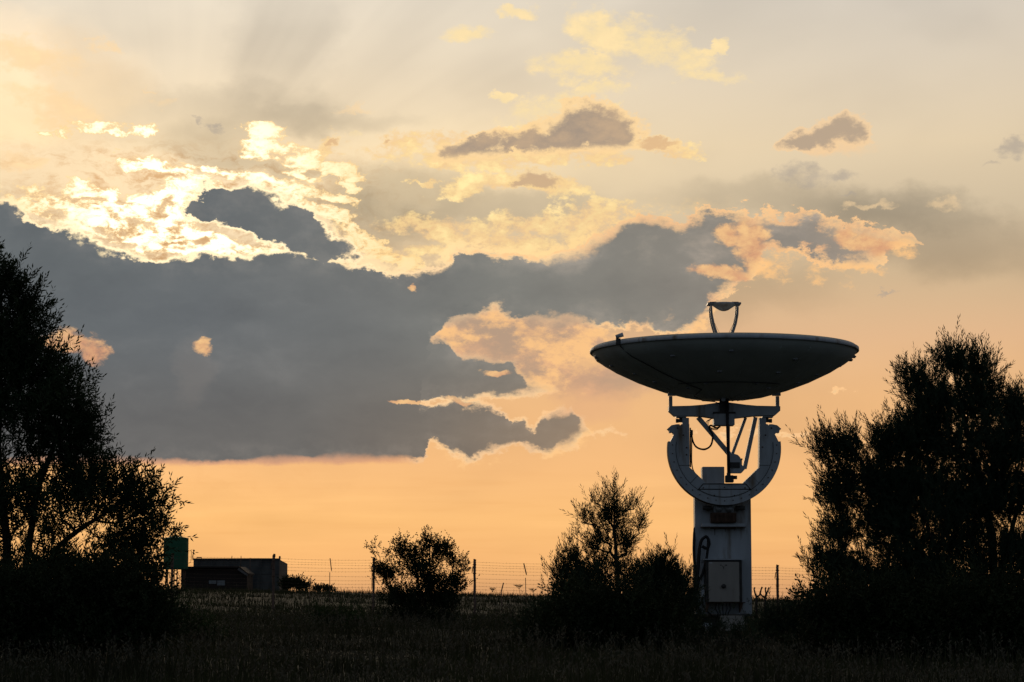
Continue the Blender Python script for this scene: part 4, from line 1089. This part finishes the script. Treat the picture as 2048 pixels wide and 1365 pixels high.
m = MB(); m.box(a.x + .55 * (b.x - a.x), b.x - .02, -.02, -.003, f(0, 1149).z - .02, f(0, 1149).z + .02); m.build('string_course', M['dark'], bl)
m = MB(); P = [f(393.5, 1119, 1), f(393.5, 1115.5, 1), f(403, 1115.5, 1), f(403, 1119, 1)]; m.tube(P, .035, 6); m.build('roof_rail', M['dark'], bl)
for (px, t_, w_) in ((548.5, 1108, 2.6), (559.5, 1112.5, 2.0)):
    m = MB(); p0 = f(px, 1119, 1); p1 = f(px, t_, 1); pm = f(px, (t_ + 1119) / 2 + 2, 1)
    m.tube([p0, pm], .028, 6); m.tube([pm, pm + Vector((0, 0, .05)), p1 - Vector((0, 0, .04)), p1], [w_ * .024, w_ * .031, w_ * .031, w_ * .018], 8); m.build('vent_pipe', M['rust'], bl)
m = MB(); m.tube([f(386, 1120, .5), f(385.5, 1113, .5), f(386.5, 1108, .5), f(388, 1101, .5)], .03, 6); m.tube([f(387.3, 1103, .5), f(388.3, 1100, .5)], .055, 6); m.build('antenna_pole', M['rust'], bl)
m = MB(); m.tube([f(463.7, 1119, 1), f(464, 1112, 1)], .02, 5); m.tube([f(500, 1119, 1), f(500, 1116, 1)], .02, 5); m.build('lightning_rod', M['dark'], bl)

o_, f = frame(430, 134.0, -.2)
sdh = thing('wooden_shed', tuple(o_), 'low dark shed with a sloping roof end in front of the concrete building', 'shed')
wp = [(362, 1192), (362, 1138), (478, 1138), (494, 1150), (494, 1192)]
m = MB().prism([(f(*p).x, f(*p).z) for p in wp], 0, 3.0); m.build('wall', M['shed'], sdh)
m = MB(); e0, e1, e2 = f(358, 1137), f(479, 1137), f(496.5, 1150)
m.prism([(e0.x, e0.z + .02), (e1.x, e1.z + .02), (e2.x, e2.z + .02), (e2.x, e2.z + .09), (e1.x + .02, e1.z + .10), (e0.x, e0.z + .10)], -.25, 3.2); m.build('roof', M['shed'], sdh)
m = MB(); m.prism([(e1.x - .1, e1.z - .09), (e2.x - .02, e2.z - .09), (e2.x, e2.z + .018), (e1.x, e1.z + .018)], -.28, -.252); m.build('barge_board', M['roof'], sdh)
m = MB(); p0 = f(418, 1168); p1 = f(450, 1161.5); m.box(p0.x, p1.x - .5, -.04, -.003, p0.z, p1.z); m.box(p1.x - .45, p1.x, -.045, -.003, p0.z - .1, p1.z); m.build('window', M['steel'], sdh)

o_, f = frame(352, 132.0, -.1)
tk = thing('water_tank', tuple(o_), 'tall green cylindrical water tank on steel legs beside the left tree', 'water tank')
cx_ = f(352, 1100).x; zt = f(352, 1077).z; zb = f(352, 1138).z; R_ = 24.6 / (FPX / 132.0)
shell = MB().lathe([(0, zb - .05), (R_ * .96, zb - .04), (R_, zb + .03), (R_, zt - .02), (R_ * 1.01, zt), (R_ * .97, zt + .015), (R_ * .35, zt + .10), (0, zt + .115)], (cx_, 0, 0), 48).build('shell', M['tank'], tk)
m = MB()
for k in range(1, 6):
    z = zb + (zt - zb) * k / 6; m.lathe([(R_ + .002, z - .018), (R_ + .014, z), (R_ + .002, z + .018)], (cx_, 0, 0), 48)
m.build('hoop', M['tank'], shell)
MB().lathe([(.10, zt + .08), (.10, zt + .16), (0, zt + .17)], (cx_ - .1, -.05, 0), 16).build('hatch', M['tank'], shell)
for k in range(6):
    th = math.radians(30 + 60 * k); p = Vector((cx_ + R_ * .82 * math.cos(th), R_ * .82 * math.sin(th), 0))
    MB().tube([p + Vector((0, 0, -.2)), p + Vector((0, 0, zb - .03))], .035, 6).build('leg', M['rust'], tk)
m = MB()
for k in range(6):
    t0, t1 = math.radians(30 + 60 * k), math.radians(90 + 60 * k)
    m.tube([Vector((cx_ + R_ * .82 * math.cos(t0), R_ * .82 * math.sin(t0), .1)), Vector((cx_ + R_ * .82 * math.cos(t1), R_ * .82 * math.sin(t1), zb - .1))], .015, 5)
m.build('cross_brace', M['rust'], tk)
MB().tube([f(377, 1127, -.2), f(381, 1125.5, -.2), f(382.5, 1119, -.2), f(382.8, 1102, -.2)], .014, 6).build('gauge_pipe', M['dark'], tk)

# ================================================================== tall weeds on the skyline
r5 = random.Random(9)
def umbel(px, py, D_, label, hh):
    p = at(px, py, D_); gz_ = gzf(p.x, D_)
    t = thing('umbel_weed', (p.x, D_, gz_), label, 'weed', 'umbel weeds on the skyline')
    H = p.z - gz_
    s = MB(); s.tube([(0, 0, -.03), (.02, 0, H * .5), (0, 0, H)], [.012, .010, .008], 5); hd = MB()
    for k in range(7):
        a_ = k * .9; rr_ = r5.uniform(.08, .24); e_ = Vector((rr_ * math.cos(a_), rr_ * math.sin(a_), H + r5.uniform(.0, .08)))
        s.tube([(0, 0, H - .12), tuple(e_)], .005, 4)
        for j in range(9):
            c_ = e_ + Vector((r5.uniform(-.07, .07), r5.uniform(-.07, .07), r5.uniform(-.01, .03)))
            hd.tube([c_, c_ + Vector((0, 0, .022))], [.010, .007], 5); hd.tube([(0, 0, H - .02), c_], .0025, 3)
    s.build('stem', M['seed'], t); hd.build('flower_head', M['weed'], t)
for i, (px, py, lb) in enumerate(((1085, 1176, 'wide flat headed umbel weed on the skyline left of the feathery bush'), (1100, 1178, 'bushy umbel weed on the skyline touching the left of the feathery bush'), (1038, 1174, 'thin umbel weed on the skyline at the leaning fence dropper'),
                                  (985, 1180, 'short umbel weed on the skyline between the fence post and a leaning stake'), (1066, 1181, 'smallest umbel weed on the skyline right of the leaning fence dropper'))):
    umbel(px, py, 118.0, lb, 0)
